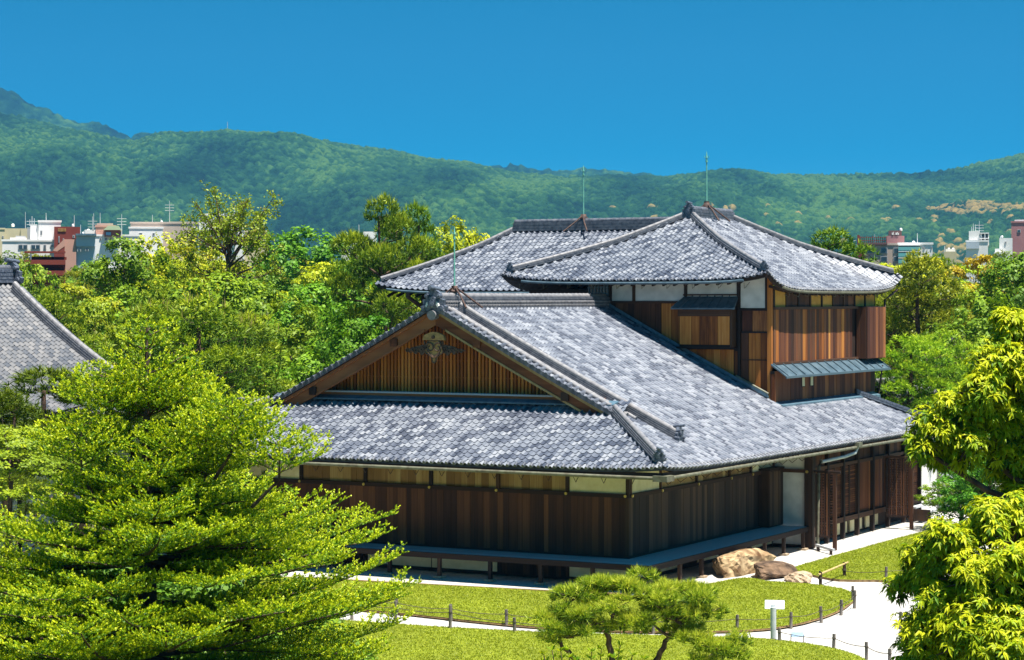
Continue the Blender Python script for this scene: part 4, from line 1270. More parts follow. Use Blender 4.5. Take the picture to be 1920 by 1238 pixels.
# grass blades: one mass
def grass(poly, dens, z=.045):
    P = np.array(poly); x0, y0 = P.min(0); x1, y1 = P.max(0)
    n = int((x1 - x0) * (y1 - y0) * dens)
    x = nr.uniform(x0, x1, n); y = nr.uniform(y0, y1, n)
    k = inside(x, y, poly)
    k &= (np.abs(x / y) < .26) & (y > 48)
    x = x[k]; y = y[k]; n = len(x)
    V = np.zeros((n, 2, 3, 3)); t = nr.uniform(0, 1, (n, 2))
    for b in range(2):
        a = nr.uniform(0, 2 * np.pi, n); h = nr.uniform(.018, .045, n); w = nr.uniform(.009, .015, n)
        bx, by = x + nr.normal(0, .02, n), y + nr.normal(0, .02, n)
        lx, ly = nr.normal(0, .022, n), nr.normal(0, .022, n)
        V[:, b, 0] = np.stack([bx - w * np.cos(a), by - w * np.sin(a), np.full(n, z - .005)], 1)
        V[:, b, 1] = np.stack([bx + w * np.cos(a), by + w * np.sin(a), np.full(n, z - .005)], 1)
        V[:, b, 2] = np.stack([bx + lx, by + ly, z + h], 1)
    return V.reshape(-1, 3), t.ravel()
M['grass'] = leaf_mat('grass_blade', [(0.0, (0.175, 0.225, 0.006)), (0.5, (0.265, 0.32, 0.010)), (1.0, (0.37, 0.385, 0.02))], transl=.25, hue=0.0)
VV = []; TT = []
for pl, dn in ((lawns[0], 380), (lawns[1], 380), (lawns[2], 380), (lawns[3], 120)):
    v, t = grass(pl, dn); VV.append(v); TT.append(t)
V = np.concatenate(VV)
gm = mesh_np('lawn_grass', V, np.arange(len(V)).reshape(-1, 3), M['grass'], tint=np.concatenate(TT))
tag(obj('lawn_grass', gm), 'short yellow-green mown grass growing on the garden lawns', 'grass', kind='stuff')

# ================================================================ posts and ropes
def stake(px, yb, yt, label, r=.045, mat='stump', group=None):
    p = ground_px(px, yb)
    h = (yb - yt) * p.y / F
    t = empty('rope_post', (p.x, p.y, 0)); tag(t, label, 'post', group)
    q = random.Random(px)
    top = Vector((q.uniform(-.02, .02), q.uniform(-.02, .02), h))
    MB().tube([(0, 0, -.06), top * .5, top], [r, r * .96, r * .92], 8).build('shaft', M[mat], t, off=(0, 0, 0))
    MB().tube([top * .68, top * .74], r * 1.15, 8).build('rope_tie', M['rope'], t, off=(0, 0, 0))
    return p + top * .71
def rope(pts, label):
    path = []
    for a, b in zip(pts, pts[1:]):
        for k in range(6):
            t = k / 6; p = a.lerp(b, t); path.append(p - Vector((0, 0, .05 * math.sin(math.pi * t))))
    path.append(pts[-1])
    o = MB().tube(path, .009, 4).build('garden_rope', M['rope'], None, off=(0, 0, 0))
    tag(o, label, 'rope'); return o
g1 = 'posts between front lawn and veranda lawn'
A = [stake(660, 1160, 1116, 'short grey post beside the fir at the path edge'),
     stake(742, 1171, 1127, 'grey wooden post on the front lawn edge between fir and garden pine', group=g1),
     stake(844, 1181, 1135, 'grey wooden post on the front lawn edge between fir and garden pine', group=g1),
     stake(965, 1187, 1158, 'grey wooden post on the front lawn edge between fir and garden pine', group=g1),
     stake(1060, 1191, 1162, 'grey post behind the garden pine on the front lawn edge')]
rope(A, 'thin rope strung along the front lawn edge behind the fir')
B = [stake(640, 1142, 1110, 'small grey post hidden low beside the fir branches'),
     stake(744, 1152, 1122, 'weathered post on the veranda lawn rim between fir and garden pine', group=g1),
     stake(846, 1163, 1133, 'weathered post on the veranda lawn rim between fir and garden pine', group=g1),
     stake(950, 1173, 1143, 'weathered post on the veranda lawn rim between fir and garden pine', group=g1),
     stake(1075, 1183, 1153, 'grey post in the pine shade on the veranda lawn rim'),
     stake(1225, 1187, 1157, 'grey post seen through the branches of the garden pine'),
     stake(1382, 1180, 1153, 'grey post on the lawn rim just right of the garden pine'),
     stake(1483, 1177, 1148, 'grey post on the lawn rim behind the white notice'),
     stake(1540, 1166, 1137, 'grey post on the curving lawn rim past the notice'),
     stake(1577, 1152, 1125, 'grey post where the lawn rim turns toward the rocks'),
     stake(1602, 1139, 1107, 'front one of the two touching posts at the lawn tip')]
rope(B, 'thin rope strung along the rim of the veranda lawn')
stake(1599, 1128, 1099, 'rear one of the two touching posts at the lawn tip')
Cc = [stake(1462, 1204, 1178, 'grey post at the foot of the white notice'),
      stake(1563, 1216, 1189, 'grey post on white gravel right of the small plaque'),
      stake(1625, 1234, 1204, 'grey post standing on gravel before the spreading oak', ),
      stake(1668, 1247, 1217, 'lowest grey post on gravel under the spreading oak')]
rope(Cc, 'thin pale rope crossing the white gravel path')
stake(1688, 1178, 1147, 'upper post of the pair half hidden by oak leaves')
stake(1692, 1188, 1166, 'lower post of the pair half hidden by oak leaves')
D_ = [stake(1661, 1091, 1063, 'grey post on the lawn beyond the bamboo rail'), stake(1740, 1080, 1052, 'post behind the oak on the far lawn')]
# bamboo rail with bound posts
p1 = ground_px(1538, 1099); p2 = ground_px(1583, 1083)
br = empty('bamboo_barrier', (p1.x, p1.y, 0)); tag(br, 'bamboo pole lying on two dark bound posts beside the stepping rocks', 'barrier')
for p, h in ((p1, .42), (p2, .44)):
    q = p - p1
    pm = MB()
    for k in range(3):
        a = k * 2.1
        pm.tube([(q.x + .03 * math.cos(a), q.y + .03 * math.sin(a), -.04), (q.x + .03 * math.cos(a), q.y + .03 * math.sin(a), h + .02 * k)], .026, 6)
    po = pm.build('bound_post', M['post'], br, off=(0, 0, 0))
    MB().tube([(q.x, q.y, h * .5), (q.x, q.y, h * .62)], .07, 8).build('binding', M['rope'], po, off=(0, 0, 0))
d = (p2 - p1)
MB().tube([Vector((0, 0, .36)) - d * .08, d * .5 + Vector((0, 0, .39)), d * 1.15 + Vector((0, 0, .43))], .032, 8).build('bamboo_pole', M['bamboo'], br, off=(0, 0, 0))
rope([p2 + Vector((0, 0, .2)), D_[0], D_[1]], 'thin rope from the bamboo rail across the far lawn')

# white notice on a post, seen from behind, and the low plaque
p = ground_px(1450, 1201)
sg = empty('notice_board', (p.x, p.y, 0)); tag(sg, 'white notice panel tilted on a tall pale post by the path', 'sign')
k = p.y / F
MB().tube([(0, 0, 0), (0, 0, 62 * k)], .075, 10).build('post', M['pipe'], sg, off=(0, 0, 0))
pn = MB().box(-.22, .27, -.02, .02, -.12, .12).build('panel', M['sign_white'], sg, loc=(.02, .09, 66 * k), off=(0, 0, 0)); pn.rotation_euler = (R(-35), 0, R(-8))
MB().box(-.06, .06, .03, .07, 52 * k, 66 * k).build('bracket', M['pipe'], sg, off=(0, 0, 0))
p = ground_px(1495, 1205)
pq = empty('low_plaque', (p.x, p.y, 0)); tag(pq, 'small low blue plaque on thin legs standing on gravel', 'plaque')
for s in (-.16, .16):
    MB().tube([(s, 0, -.03), (s, 0, .2)], .012, 6).build('leg', M['iron'], pq, off=(0, 0, 0))
pp = MB().box(-.15, .15, -.015, .015, -.06, .06).build('panel', M['sign_blue'], pq, loc=(0, 0, .2), off=(0, 0, 0)); pp.rotation_euler = (R(-30), 0, 0)

# ================================================================ rocks
def rock(px, py, sx, sy, sz, rz, mat, label, seed, flat=.55):
    p = ground_px(px, py)
    import bmesh
    bm = bmesh.new()
    bmesh.ops.create_icosphere(bm, subdivisions=4, radius=1)
    rr = np.random.default_rng(seed)
    dirs = rr.normal(size=(20, 3)); dirs /= np.linalg.norm(dirs, axis=1)[:, None]
    offs = rr.uniform(.52, .80, 20)
    ph = rr.uniform(0, 6, (5, 3))
    for v in bm.verts:
        c = np.array(v.co)
        for d_, o_ in zip(dirs, offs):
            e = c @ d_ - o_
            if e > 0: c = c - d_ * e * .97
        n = sum(math.sin(c @ (ph[i] * 1.1) * (i + 1) + ph[i][0]) * .05 / (i * .4 + 1) for i in range(5))
        c = c * (1 + n)
        if c[2] > flat: c[2] = flat + (c[2] - flat) * .25
        v.co = (c[0] * sx * 1.25, c[1] * sy * 1.25, c[2] * sz * .88)
    me = bpy.data.meshes.new('rock'); bm.to_mesh(me); bm.free()
    for pl in me.polygons: pl.use_smooth = False
    me.materials.append(mat)
    o = obj('garden_rock', me, None, (p.x, p.y, sz * .18)); o.rotation_euler = (0, 0, rz)
    return tag(o, label, 'rock')
rr1 = wpos(2.15, 5.0); 
def rock_uv(u, v, *a, **k):
    w = wpos(u, v); return rock(960 + F * w.x / w.y, HY + CZ * F / w.y, *a, **k)
rock_uv(1.75, 4.75, .72, 2.05, .82, -YAW, M['rock_orange'], 'long ochre boulder lying in front of the veranda', 3, flat=.72)
rock_uv(3.2, 4.1, .55, 1.35, .55, -YAW - .1, M['rock_dark'], 'dark brown flat-topped rock beside the ochre boulder', 12, flat=.6)
rock_uv(4.3, 3.2, .42, .75, .38, -YAW + .1, M['rock_pale'], 'small pale stepping rock next to the bamboo rail', 21)
# ================================================================ vegetation tools
NR = np.random.default_rng(11)
def unit(v): return v / np.maximum(1e-9, np.linalg.norm(v, axis=-1, keepdims=True))
def perp(d):
    r = NR.normal(size=d.shape); return unit(np.cross(d, r))

def tri_blades(P, D, L, W):
    s = perp(D) * (W / 2)[:, None]
    return np.stack([P - s, P + s, P + D * L[:, None]], 1).reshape(-1, 3)

def leaf_quads(P, D, L, W, nrm=None):
    s = perp(D) if nrm is None else unit(np.cross(D, nrm))
    s = s * (W / 2)[:, None]
    m = P + D * (L * .45)[:, None]
    return np.stack([P, m + s, P + D * L[:, None], m - s], 1).reshape(-1, 3)

def tri_mesh(name, V, tint, mat): return mesh_np(name, V, np.arange(len(V)).reshape(-1, 3), mat, tint=tint)
def quad_mesh(name, V, tint, mat): return mesh_np(name, V, np.arange(len(V)).reshape(-1, 4), mat, tint=tint)

def sph(n, up=0.0):
    d = unit(NR.normal(size=(n, 3)))
    if up: d = unit(d + np.array([0, 0, up]))
    return d

def lobes_crown(cent, rad, n, leaf, squash=.8, shell=(.72, 1.06), up=.35):
    """leaves spread over the outer shells of overlapping lobes"""
    cent = np.array(cent); rad = np.array(rad)
    w = rad ** 2; w = w / w.sum()
    li = NR.choice(len(rad), n, p=w)
    d = sph(n, up)
    # sub-clumps inside each lobe: pull leaves toward clump centres so gaps appear
    nc = 20
    cl = sph(len(rad) * nc, up).reshape(len(rad), nc, 3)
    ci = NR.integers(0, nc, n)
    d = unit(cl[li, ci] + d * NR.uniform(.06, .34, n)[:, None])
    r = rad[li] * NR.uniform(shell[0], shell[1], n)
    bump = 1 + .12 * np.sin(d[:, 0] * 9 + li) * np.sin(d[:, 1] * 8 + ci)
    P = cent[li] + d * (r * bump)[:, None] * np.array([1, 1, squash])
    nrm = unit(d + NR.normal(0, .45, (n, 3)) + np.array([0, 0, .5]))
    D = unit(np.cross(nrm, NR.normal(size=(n, 3))) + np.array([0, 0, -.15]))
    L = leaf * NR.uniform(.7, 1.3, n)
    V = leaf_quads(P, D, L, L * NR.uniform(.5, .7, n), nrm)
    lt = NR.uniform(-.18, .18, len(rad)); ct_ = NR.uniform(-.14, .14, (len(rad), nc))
    tint = np.clip(.5 + lt[li] + ct_[li, ci] + NR.normal(0, .13, n) + .12 * d[:, 2], 0, 1)  # light from above put into the tint: upward leaves lighter
    return V, tint

def limbs(cent, H0, r0, base=(0, 0), lean=(0, 0), n=8, twig=True):
    mb = MB()
    top = max(c[2] for c in cent)
    tr = [(base[0] + lean[0] * t + .12 * math.sin(4 * t + r0 * 40), base[1] + lean[1] * t + .1 * math.cos(3 * t), t * top * .86) for t in np.linspace(0, 1, 9)]
    mb.tube(tr, [r0 * (1.25 - .0 * i if i == 0 else 1) * (1 - .78 * i / 8) for i in range(9)], n)
    lim = MB()
    for c in cent:
        c = Vector(c)
        k = max(1, min(7, int(8 * max(.15, (c.z - .55 * math.hypot(c.x, c.y)) / (top * .86)))))
        s = Vector(tr[k])
        m1 = s.lerp(c, .5) + Vector((0, 0, -.08 * (c - s).length))
        rr = r0 * .42 * (1 - k / 11)
        lim.tube([s, m1, c], [rr, rr * .7, rr * .3], 6)
        if twig:
            for q in range(4):
                e = c + Vector(NR.normal(0, .55, 3)); lim.tube([m1.lerp(c, .5 + .12 * q), e], [rr * .35, rr * .1], 4, cap=False)
    return mb, lim

PROTO = {}
def make_proto(key, cent, rad, n, leaf, mat, r0, squash=.8, up=.35, bark='bark', shell=(.72, 1.06)):
    V, t = lobes_crown(cent, rad, n, leaf, squash, shell, up)
    a, b = limbs(cent, 0, r0)
    tm = mesh_np('trunk', np.array([tuple(p) for p in a.v]), a.f, M[bark], smooth=a.sm)
    lm = mesh_np('limb', np.array([tuple(p) for p in b.v]), b.f, M[bark], smooth=b.sm)
    PROTO[key] = [('trunk', tm), ('limbs', lm), ('crown', quad_mesh('crown', V, t, M[mat]))]

def rand_lobes(n, R_, z0, z1, r, seed, top=1.0):
    q = np.random.default_rng(seed); c = []; rr = []
    for i in range(n):
        t = (i + .5) / n
        z = z0 + (z1 - z0) * t
        w = R_ * math.sin(math.pi * min(1, (.18 + .82 * t)) * .92) ** .7 if t < .95 else 0.1
        a = i * 2.4 + q.uniform(-.5, .5)
        f = q.uniform(.55, 1.0)
        c.append((w * f * math.cos(a), w * f * math.sin(a), z + q.uniform(-.4, .4))); rr.append(r * q.uniform(.75, 1.25))
    return c, rr
# prototypes are 10 m tall; copies are scaled
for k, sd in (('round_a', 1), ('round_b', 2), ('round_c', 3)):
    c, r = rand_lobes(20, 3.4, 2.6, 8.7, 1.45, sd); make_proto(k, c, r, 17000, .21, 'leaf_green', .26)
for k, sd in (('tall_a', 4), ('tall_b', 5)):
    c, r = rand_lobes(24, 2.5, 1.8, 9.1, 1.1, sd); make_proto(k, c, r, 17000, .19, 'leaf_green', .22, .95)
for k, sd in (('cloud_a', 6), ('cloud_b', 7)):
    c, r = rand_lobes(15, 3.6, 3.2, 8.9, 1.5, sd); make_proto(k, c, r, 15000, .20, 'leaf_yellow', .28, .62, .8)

# pines: flattened pads of needle tufts
def pine_pads(pads, tufts, L, W, nn=8, up=.75):
    P = []; D = []; T = []
    pads = np.array(pads)
    w = pads[:, 3] ** 2; w /= w.sum()
    pi = NR.choice(len(pads), tufts, p=w)
    a = NR.uniform(0, 2 * np.pi, tufts); rr = np.sqrt(NR.uniform(0, 1, tufts))
    r = pads[pi, 3] * rr
    th = pads[pi, 4]
    dome = np.sqrt(np.maximum(0, 1 - rr ** 2))
    up_side = NR.uniform(0, 1, tufts) < .72
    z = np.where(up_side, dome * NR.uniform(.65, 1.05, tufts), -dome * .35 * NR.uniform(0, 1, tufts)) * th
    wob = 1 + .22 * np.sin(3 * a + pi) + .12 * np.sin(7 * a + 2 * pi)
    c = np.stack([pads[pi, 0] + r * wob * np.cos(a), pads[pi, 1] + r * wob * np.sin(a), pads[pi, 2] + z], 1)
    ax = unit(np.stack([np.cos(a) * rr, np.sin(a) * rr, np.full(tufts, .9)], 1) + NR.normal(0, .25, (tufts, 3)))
    tt = .30 + .55 * (z / np.maximum(th, .01)) + NR.normal(0, .10, tufts) + NR.uniform(-.12, .12, len(pads))[pi]  # shade painted into the tint: pad tops bright, undersides dark
    cc = np.repeat(c, nn, 0); aa = np.repeat(ax, nn, 0)
    d = unit(aa * up + NR.normal(0, .55, (tufts * nn, 3)))
    n = tufts * nn
    V = tri_blades(cc, d, L * NR.uniform(.7, 1.2, n), W * NR.uniform(.7, 1.3, n))
    tint = np.clip(np.repeat(tt, nn) + NR.normal(0, .08, n), 0, 1)
    return V, tint, c, ax, up_side

def pine_proto(key, pads, tufts, L, W, mat, r0, lean=(0, 0), trunk_pts=None, candles=0, nn=8, bark='pinebark'):
    V, t, c, ax, us = pine_pads(pads, tufts, L, W, nn)
    mbt = MB(); top = max(p[2] for p in pads)
    if trunk_pts is None:
        trunk_pts = [(lean[0] * s + .25 * math.sin(5 * s), lean[1] * s + .2 * math.sin(4 * s + 1), s * top) for s in np.linspace(0, 1, 10)]
    nT = len(trunk_pts)
    mbt.tube(trunk_pts, [r0 * (1 - .75 * i / (nT - 1)) for i in range(nT)], 9)
    lim = MB()
    for p in pads:
        cpt = Vector(p[:3]); best = min(range(nT), key=lambda i: abs(trunk_pts[i][2] - (cpt.z - .25 * math.hypot(cpt.x - trunk_pts[i][0], cpt.y - trunk_pts[i][1]))))
        s = Vector(trunk_pts[best]); rr = r0 * .38 * (1 - .6 * best / nT)
        m = s.lerp(cpt, .55) + Vector((NR.normal(0, .1), NR.normal(0, .1), -.05 * p[3]))
        lim.tube([s, m, cpt + Vector((0, 0, -p[4] * .2))], [rr, rr * .7, rr * .35], 6)
        for q in range(6):
            an = q * 1.05 + NR.uniform(0, 1); e = cpt + Vector((math.cos(an) * p[3] * .75, math.sin(an) * p[3] * .75, p[4] * .25))
            lim.tube([m.lerp(cpt, .6), cpt.lerp(e, .5) + Vector((0, 0, -.06)), e], [rr * .4, rr * .28, rr * .1], 4, cap=False)
    parts = [('trunk', mesh_np('trunk', np.array([tuple(p) for p in mbt.v]), mbt.f, M[bark], smooth=mbt.sm)),
             ('limbs', mesh_np('limb', np.array([tuple(p) for p in lim.v]), lim.f, M[bark], smooth=lim.sm)),
             ('needles', tri_mesh('needles', V, t, M[mat]))]
    if candles:
        k = np.where(us)[0]; k = k[np.argsort(-c[k, 2] + NR.uniform(0, 2.5, len(k)))][:candles]
        n = len(k); d = unit(np.array([0, 0, 1.]) + NR.normal(0, .06, (n, 3)))
        Vc = np.concatenate([tri_blades(c[k], d, NR.uniform(.22, .5, n), np.full(n, .05)) for _ in range(3)])
        parts.append(('candles', tri_mesh('candles', Vc, np.full(3 * n, .6), M['candle'])))
    PROTO[key] = parts
M['candle'] = leaf_mat('pine_candle', [(0, (.33, .27, .08)), (1, (.42, .35, .11))], transl=.1, hue=0)

def rand_pads(n, R_, z0, z1, r, th, seed, cone=.5):
    q = np.random.default_rng(seed); out = []
    for i in range(n):
        t = i / (n - 1); z = z0 + (z1 - z0) * t
        w = R_ * (1 - cone * t) * (0.15 if i == n - 1 else 1)
        a = i * 2.399 + q.uniform(-.4, .4); f = q.uniform(.5, 1)
        out.append((w * f * math.cos(a), w * f * math.sin(a), z + q.uniform(-.15, .15), r * q.uniform(.7, 1.25) * (1 - .25 * t), th * q.uniform(.8, 1.2)))
    return out
pine_proto('pine_a', rand_pads(17, 2.7, 3.4, 9.6, 1.25, .95, 1), 2600, .30, .065, 'needle_dark', .24)
pine_proto('pine_b', rand_pads(16, 2.5, 3.2, 9.4, 1.25, 1.0, 2, .4), 2600, .30, .065, 'needle_dark', .24, lean=(.4, .2), candles=70)
pine_proto('pine_c', rand_pads(13, 2.9, 5.6, 9.6, 1.2, .62, 3, .3), 2100, .30, .065, 'needle_dark', .23, lean=(-.3, .1))

def place(key, name, px, D, ytop, label, cat='tree', mat=None, width=1.0, rz=0.0, group=None, x=None):
    """copy of a prototype standing on the ground, scaled so that its top reaches ytop"""
    p = at(px, D); H = zat(ytop, D)
    s = H / 10.0
    t = empty(name, (p.x, p.y, -.05), rz); t.scale = (s * width, s * width, s)
    tag(t, label, cat, group)
    for nm, me in PROTO[key]:
        o = bpy.data.objects.new(nm, me); o.parent = t; coll.objects.link(o)
        if nm == 'candles': o['kind'] = 'stuff'
        if mat and nm in ('crown', 'needles'):
            o.material_slots[0].link = 'OBJECT'; o.material_slots[0].material = M[mat]
    return t

# ---- named trees, left of the block
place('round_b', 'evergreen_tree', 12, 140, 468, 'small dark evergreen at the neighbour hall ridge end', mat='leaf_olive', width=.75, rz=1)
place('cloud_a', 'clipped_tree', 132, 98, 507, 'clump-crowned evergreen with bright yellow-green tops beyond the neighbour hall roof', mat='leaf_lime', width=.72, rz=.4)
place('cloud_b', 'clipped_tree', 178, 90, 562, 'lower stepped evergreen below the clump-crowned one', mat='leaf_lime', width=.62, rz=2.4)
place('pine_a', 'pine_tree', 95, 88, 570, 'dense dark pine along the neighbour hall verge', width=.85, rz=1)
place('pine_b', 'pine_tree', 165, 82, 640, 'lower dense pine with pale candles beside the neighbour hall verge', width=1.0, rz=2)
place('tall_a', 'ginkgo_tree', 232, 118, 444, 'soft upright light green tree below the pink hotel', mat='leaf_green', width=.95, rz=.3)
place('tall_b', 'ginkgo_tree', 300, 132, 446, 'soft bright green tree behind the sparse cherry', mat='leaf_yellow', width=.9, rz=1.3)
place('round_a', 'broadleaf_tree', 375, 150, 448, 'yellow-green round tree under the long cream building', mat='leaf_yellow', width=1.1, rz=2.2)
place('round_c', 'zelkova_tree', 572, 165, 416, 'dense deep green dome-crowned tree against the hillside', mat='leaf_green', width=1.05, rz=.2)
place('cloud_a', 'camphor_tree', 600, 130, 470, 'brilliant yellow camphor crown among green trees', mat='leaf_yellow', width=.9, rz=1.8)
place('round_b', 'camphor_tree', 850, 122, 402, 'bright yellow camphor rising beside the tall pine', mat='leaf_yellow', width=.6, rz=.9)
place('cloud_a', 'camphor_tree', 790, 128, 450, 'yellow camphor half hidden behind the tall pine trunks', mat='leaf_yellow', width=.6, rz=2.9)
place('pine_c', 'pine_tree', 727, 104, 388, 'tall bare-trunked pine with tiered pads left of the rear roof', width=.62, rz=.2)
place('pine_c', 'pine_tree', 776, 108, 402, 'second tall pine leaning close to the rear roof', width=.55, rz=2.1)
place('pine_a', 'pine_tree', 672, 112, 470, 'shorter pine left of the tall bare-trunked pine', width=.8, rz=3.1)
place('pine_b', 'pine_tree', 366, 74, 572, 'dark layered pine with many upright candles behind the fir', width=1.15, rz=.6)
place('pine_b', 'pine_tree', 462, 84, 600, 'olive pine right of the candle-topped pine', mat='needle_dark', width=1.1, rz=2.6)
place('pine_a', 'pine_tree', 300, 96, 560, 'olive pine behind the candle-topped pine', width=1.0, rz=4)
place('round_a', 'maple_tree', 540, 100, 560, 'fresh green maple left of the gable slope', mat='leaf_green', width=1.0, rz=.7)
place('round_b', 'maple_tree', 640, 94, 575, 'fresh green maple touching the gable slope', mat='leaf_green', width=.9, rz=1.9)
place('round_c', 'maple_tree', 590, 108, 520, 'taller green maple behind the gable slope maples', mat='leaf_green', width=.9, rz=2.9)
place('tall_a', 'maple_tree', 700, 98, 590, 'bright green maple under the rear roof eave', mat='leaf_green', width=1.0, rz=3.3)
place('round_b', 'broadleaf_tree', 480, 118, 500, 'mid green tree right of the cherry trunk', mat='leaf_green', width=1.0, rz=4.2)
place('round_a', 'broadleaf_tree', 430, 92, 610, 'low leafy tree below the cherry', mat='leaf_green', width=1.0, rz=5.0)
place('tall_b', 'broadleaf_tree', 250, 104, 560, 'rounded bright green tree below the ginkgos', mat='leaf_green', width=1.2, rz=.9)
# sparse cherry with long twiggy limbs
def cherry(px, D, ytop):
    p = at(px, D); H = zat(ytop, D)
    t = empty('cherry_tree', (p.x, p.y, -.05)); tag(t, 'open-crowned cherry tree with reddish twigs rising above the garden trees', 'tree')
    k = F / D
    def P_(x, y, dy=0): return Vector(((x - px) / k, dy, zat(y, D)))
    mb = MB()
    tr = [P_(420, 700), P_(424, 560), P_(428, 500), P_(430, 455)]
    mb.tube(tr, [.17, .14, .11, .06], 8); to = mb.build('trunk', M['bark'], t, off=(0, 0, 0))
    tips = [(400, 352, .2), (372, 378, -.6), (392, 382, .5), (448, 374, .3), (470, 372, -.5), (500, 390, .6), (515, 365, 0), (352, 430, -.8), (330, 440, .5), (480, 420, 1), (505, 432, -1), (410, 400, .8), (440, 410, -.8), (460, 395, .2), (365, 405, .9), (425, 420, 0), (520, 460, .4), (345, 470, -.4), (390, 430, 0), (480, 450, -.6), (330, 500, 1), (530, 500, -.5), (400, 480, -1), (450, 475, 1)]
    lim = MB(); Pl = []
    for i, (x, y, dy) in enumerate(tips):
        s = tr[2].lerp(tr[3], (i % 5) / 4) if y < 460 else tr[1].lerp(tr[2], .7)
        e = P_(x, y, dy * 1.6)
        m = s.lerp(e, .5) + Vector((.25 * math.sin(i), 0, -.2 + .1 * math.cos(i)))
        lim.tube([s, m, e], [.06, .035, .012], 5, cap=False)
        for q in range(11):
            b = m.lerp(e, .15 + .085 * q); w = b + Vector(NR.normal(0, .33, 3)); lim.tube([b, w], [.014, .006], 3, cap=False); Pl += [b.lerp(w, f) for f in (.4, .7, 1.0)]
    lim.build('limbs', M['bark'], t, off=(0, 0, 0))
    Pl = np.array([tuple(v) for v in Pl]); n = 11
    Pn = np.repeat(Pl, n, 0) + NR.normal(0, .09, (len(Pl) * n, 3))
    D_ = unit(NR.normal(size=Pn.shape) + np.array([0, 0, -.2])); L = NR.uniform(.09, .17, len(Pn))
    obj('crown', quad_mesh('crown', leaf_quads(Pn, D_, L, L * .55), np.clip(NR.normal(.5, .2, len(Pn)), 0, 1), M['leaf_cherry']), t)
M['leaf_cherry'] = leaf_mat('cherry_leaf', [(0, (.22, .14, .02)), (.35, (.22, .30, .015)), (1, (.42, .50, .02))], hue=0)
cherry(425, 100, 350)
place('round_c', 'broadleaf_tree', 410, 95, 498, 'leafy green tree hiding the foot of the cherry', mat='leaf_green', width=.95, rz=3.6)

# ---- right of the block
place('pine_c', 'pine_tree', 1570, 128, 444, 'flat-topped pine beside the brown apartment block', width=.95, rz=.4)
place('cloud_a', 'camphor_tree', 1665, 138, 474, 'yellow camphor below the brown apartment block', mat='leaf_yellow', width=.82, rz=.2)
place('cloud_b', 'camphor_tree', 1735, 132, 482, 'yellow-green camphor below the glass-balcony apartments', mat='leaf_yellow', width=.8, rz=1.6)
place('cloud_a', 'camphor_tree', 1838, 142, 457, 'golden-orange camphor below the white rooftop tower', mat='leaf_gold', width=.78, rz=2.5)
place('round_c', 'evergreen_tree', 1916, 112, 462, 'tall dark green evergreen at the brick chimney block', mat='leaf_deep', width=.9, rz=.7)
place('pine_a', 'pine_tree', 1722, 104, 500, 'large olive pine right of the two-storey block', mat='leaf_olive', width=1.0, rz=.5)
place('pine_b', 'pine_tree', 1680, 108, 540, 'olive pine brushing the eave of the two-storey block', mat='leaf_olive', width=.8, rz=2.5)
place('round_a', 'broadleaf_tree', 1850, 100, 545, 'fresh green tree behind the spreading oak', mat='leaf_green', width=1.0, rz=1.1)
place('round_b', 'broadleaf_tree', 1795, 112, 520, 'olive green tree between pine and fresh green tree', mat='leaf_olive', width=.9, rz=3.1)
place('pine_a', 'pine_tree', 1700, 92, 650, 'light green rounded garden pine behind the pent roof', mat='needle_bright', width=1.25, rz=1.5)
place('pine_a', 'pine_tree', 1770, 94, 640, 'second light green garden pine behind the oak leaves', mat='needle_bright', width=1.2, rz=4.5)
place('round_b', 'garden_shrub', 1805, 84, 880, 'small round green shrub by the board fence', 'shrub', 'leaf_green', width=1.9, rz=1.0)
place('round_c', 'garden_shrub', 1855, 80, 850, 'green shrub between the two oak crowns', 'shrub', 'leaf_deep', width=1.6, rz=1.7)
place('round_a', 'garden_shrub', 1900, 84, 800, 'taller green shrub behind the oak crowns', 'shrub', 'leaf_deep', width=1.5, rz=2.7)

# ---- wood behind the palace: look-alikes in three kinds
wood_r = random.Random(3)
fill = []
for D, n, y0, y1 in ((125, 10, 520, 560), (160, 13, 495, 520), (200, 16, 486, 506), (245, 18, 484, 500), (290, 18, 486, 498)):
    for i in range(n):
        px = -120 + (2160) * (i + wood_r.uniform(.2, .8)) / n
        if 1000 < px < 1480: continue
        fill.append((px, D + wood_r.uniform(-12, 12), wood_r.uniform(y0, y1)))
lab = {'round_a': 'mid green round tree in the wood behind the palace', 'tall_a': 'upright light green tree in the wood behind the palace', 'cloud_b': 'yellow-topped tree in the wood behind the palace', 'pine_a': 'dark olive pine in the wood behind the palace'}
for i, (px, D, y) in enumerate(fill):
    k = ['round_a', 'tall_a', 'cloud_b', 'round_a', 'pine_a'][wood_r.randrange(5)]
    place(k, 'woodland_tree', px, D, y, lab[k], mat={'round_a': 'leaf_green', 'tall_a': 'leaf_green', 'cloud_b': 'leaf_yellow', 'pine_a': 'leaf_olive'}[k], width=wood_r.uniform(.9, 1.25), rz=wood_r.uniform(0, 6), group='trees of the wood behind the palace: ' + k.split('_')[0] + ' kind')

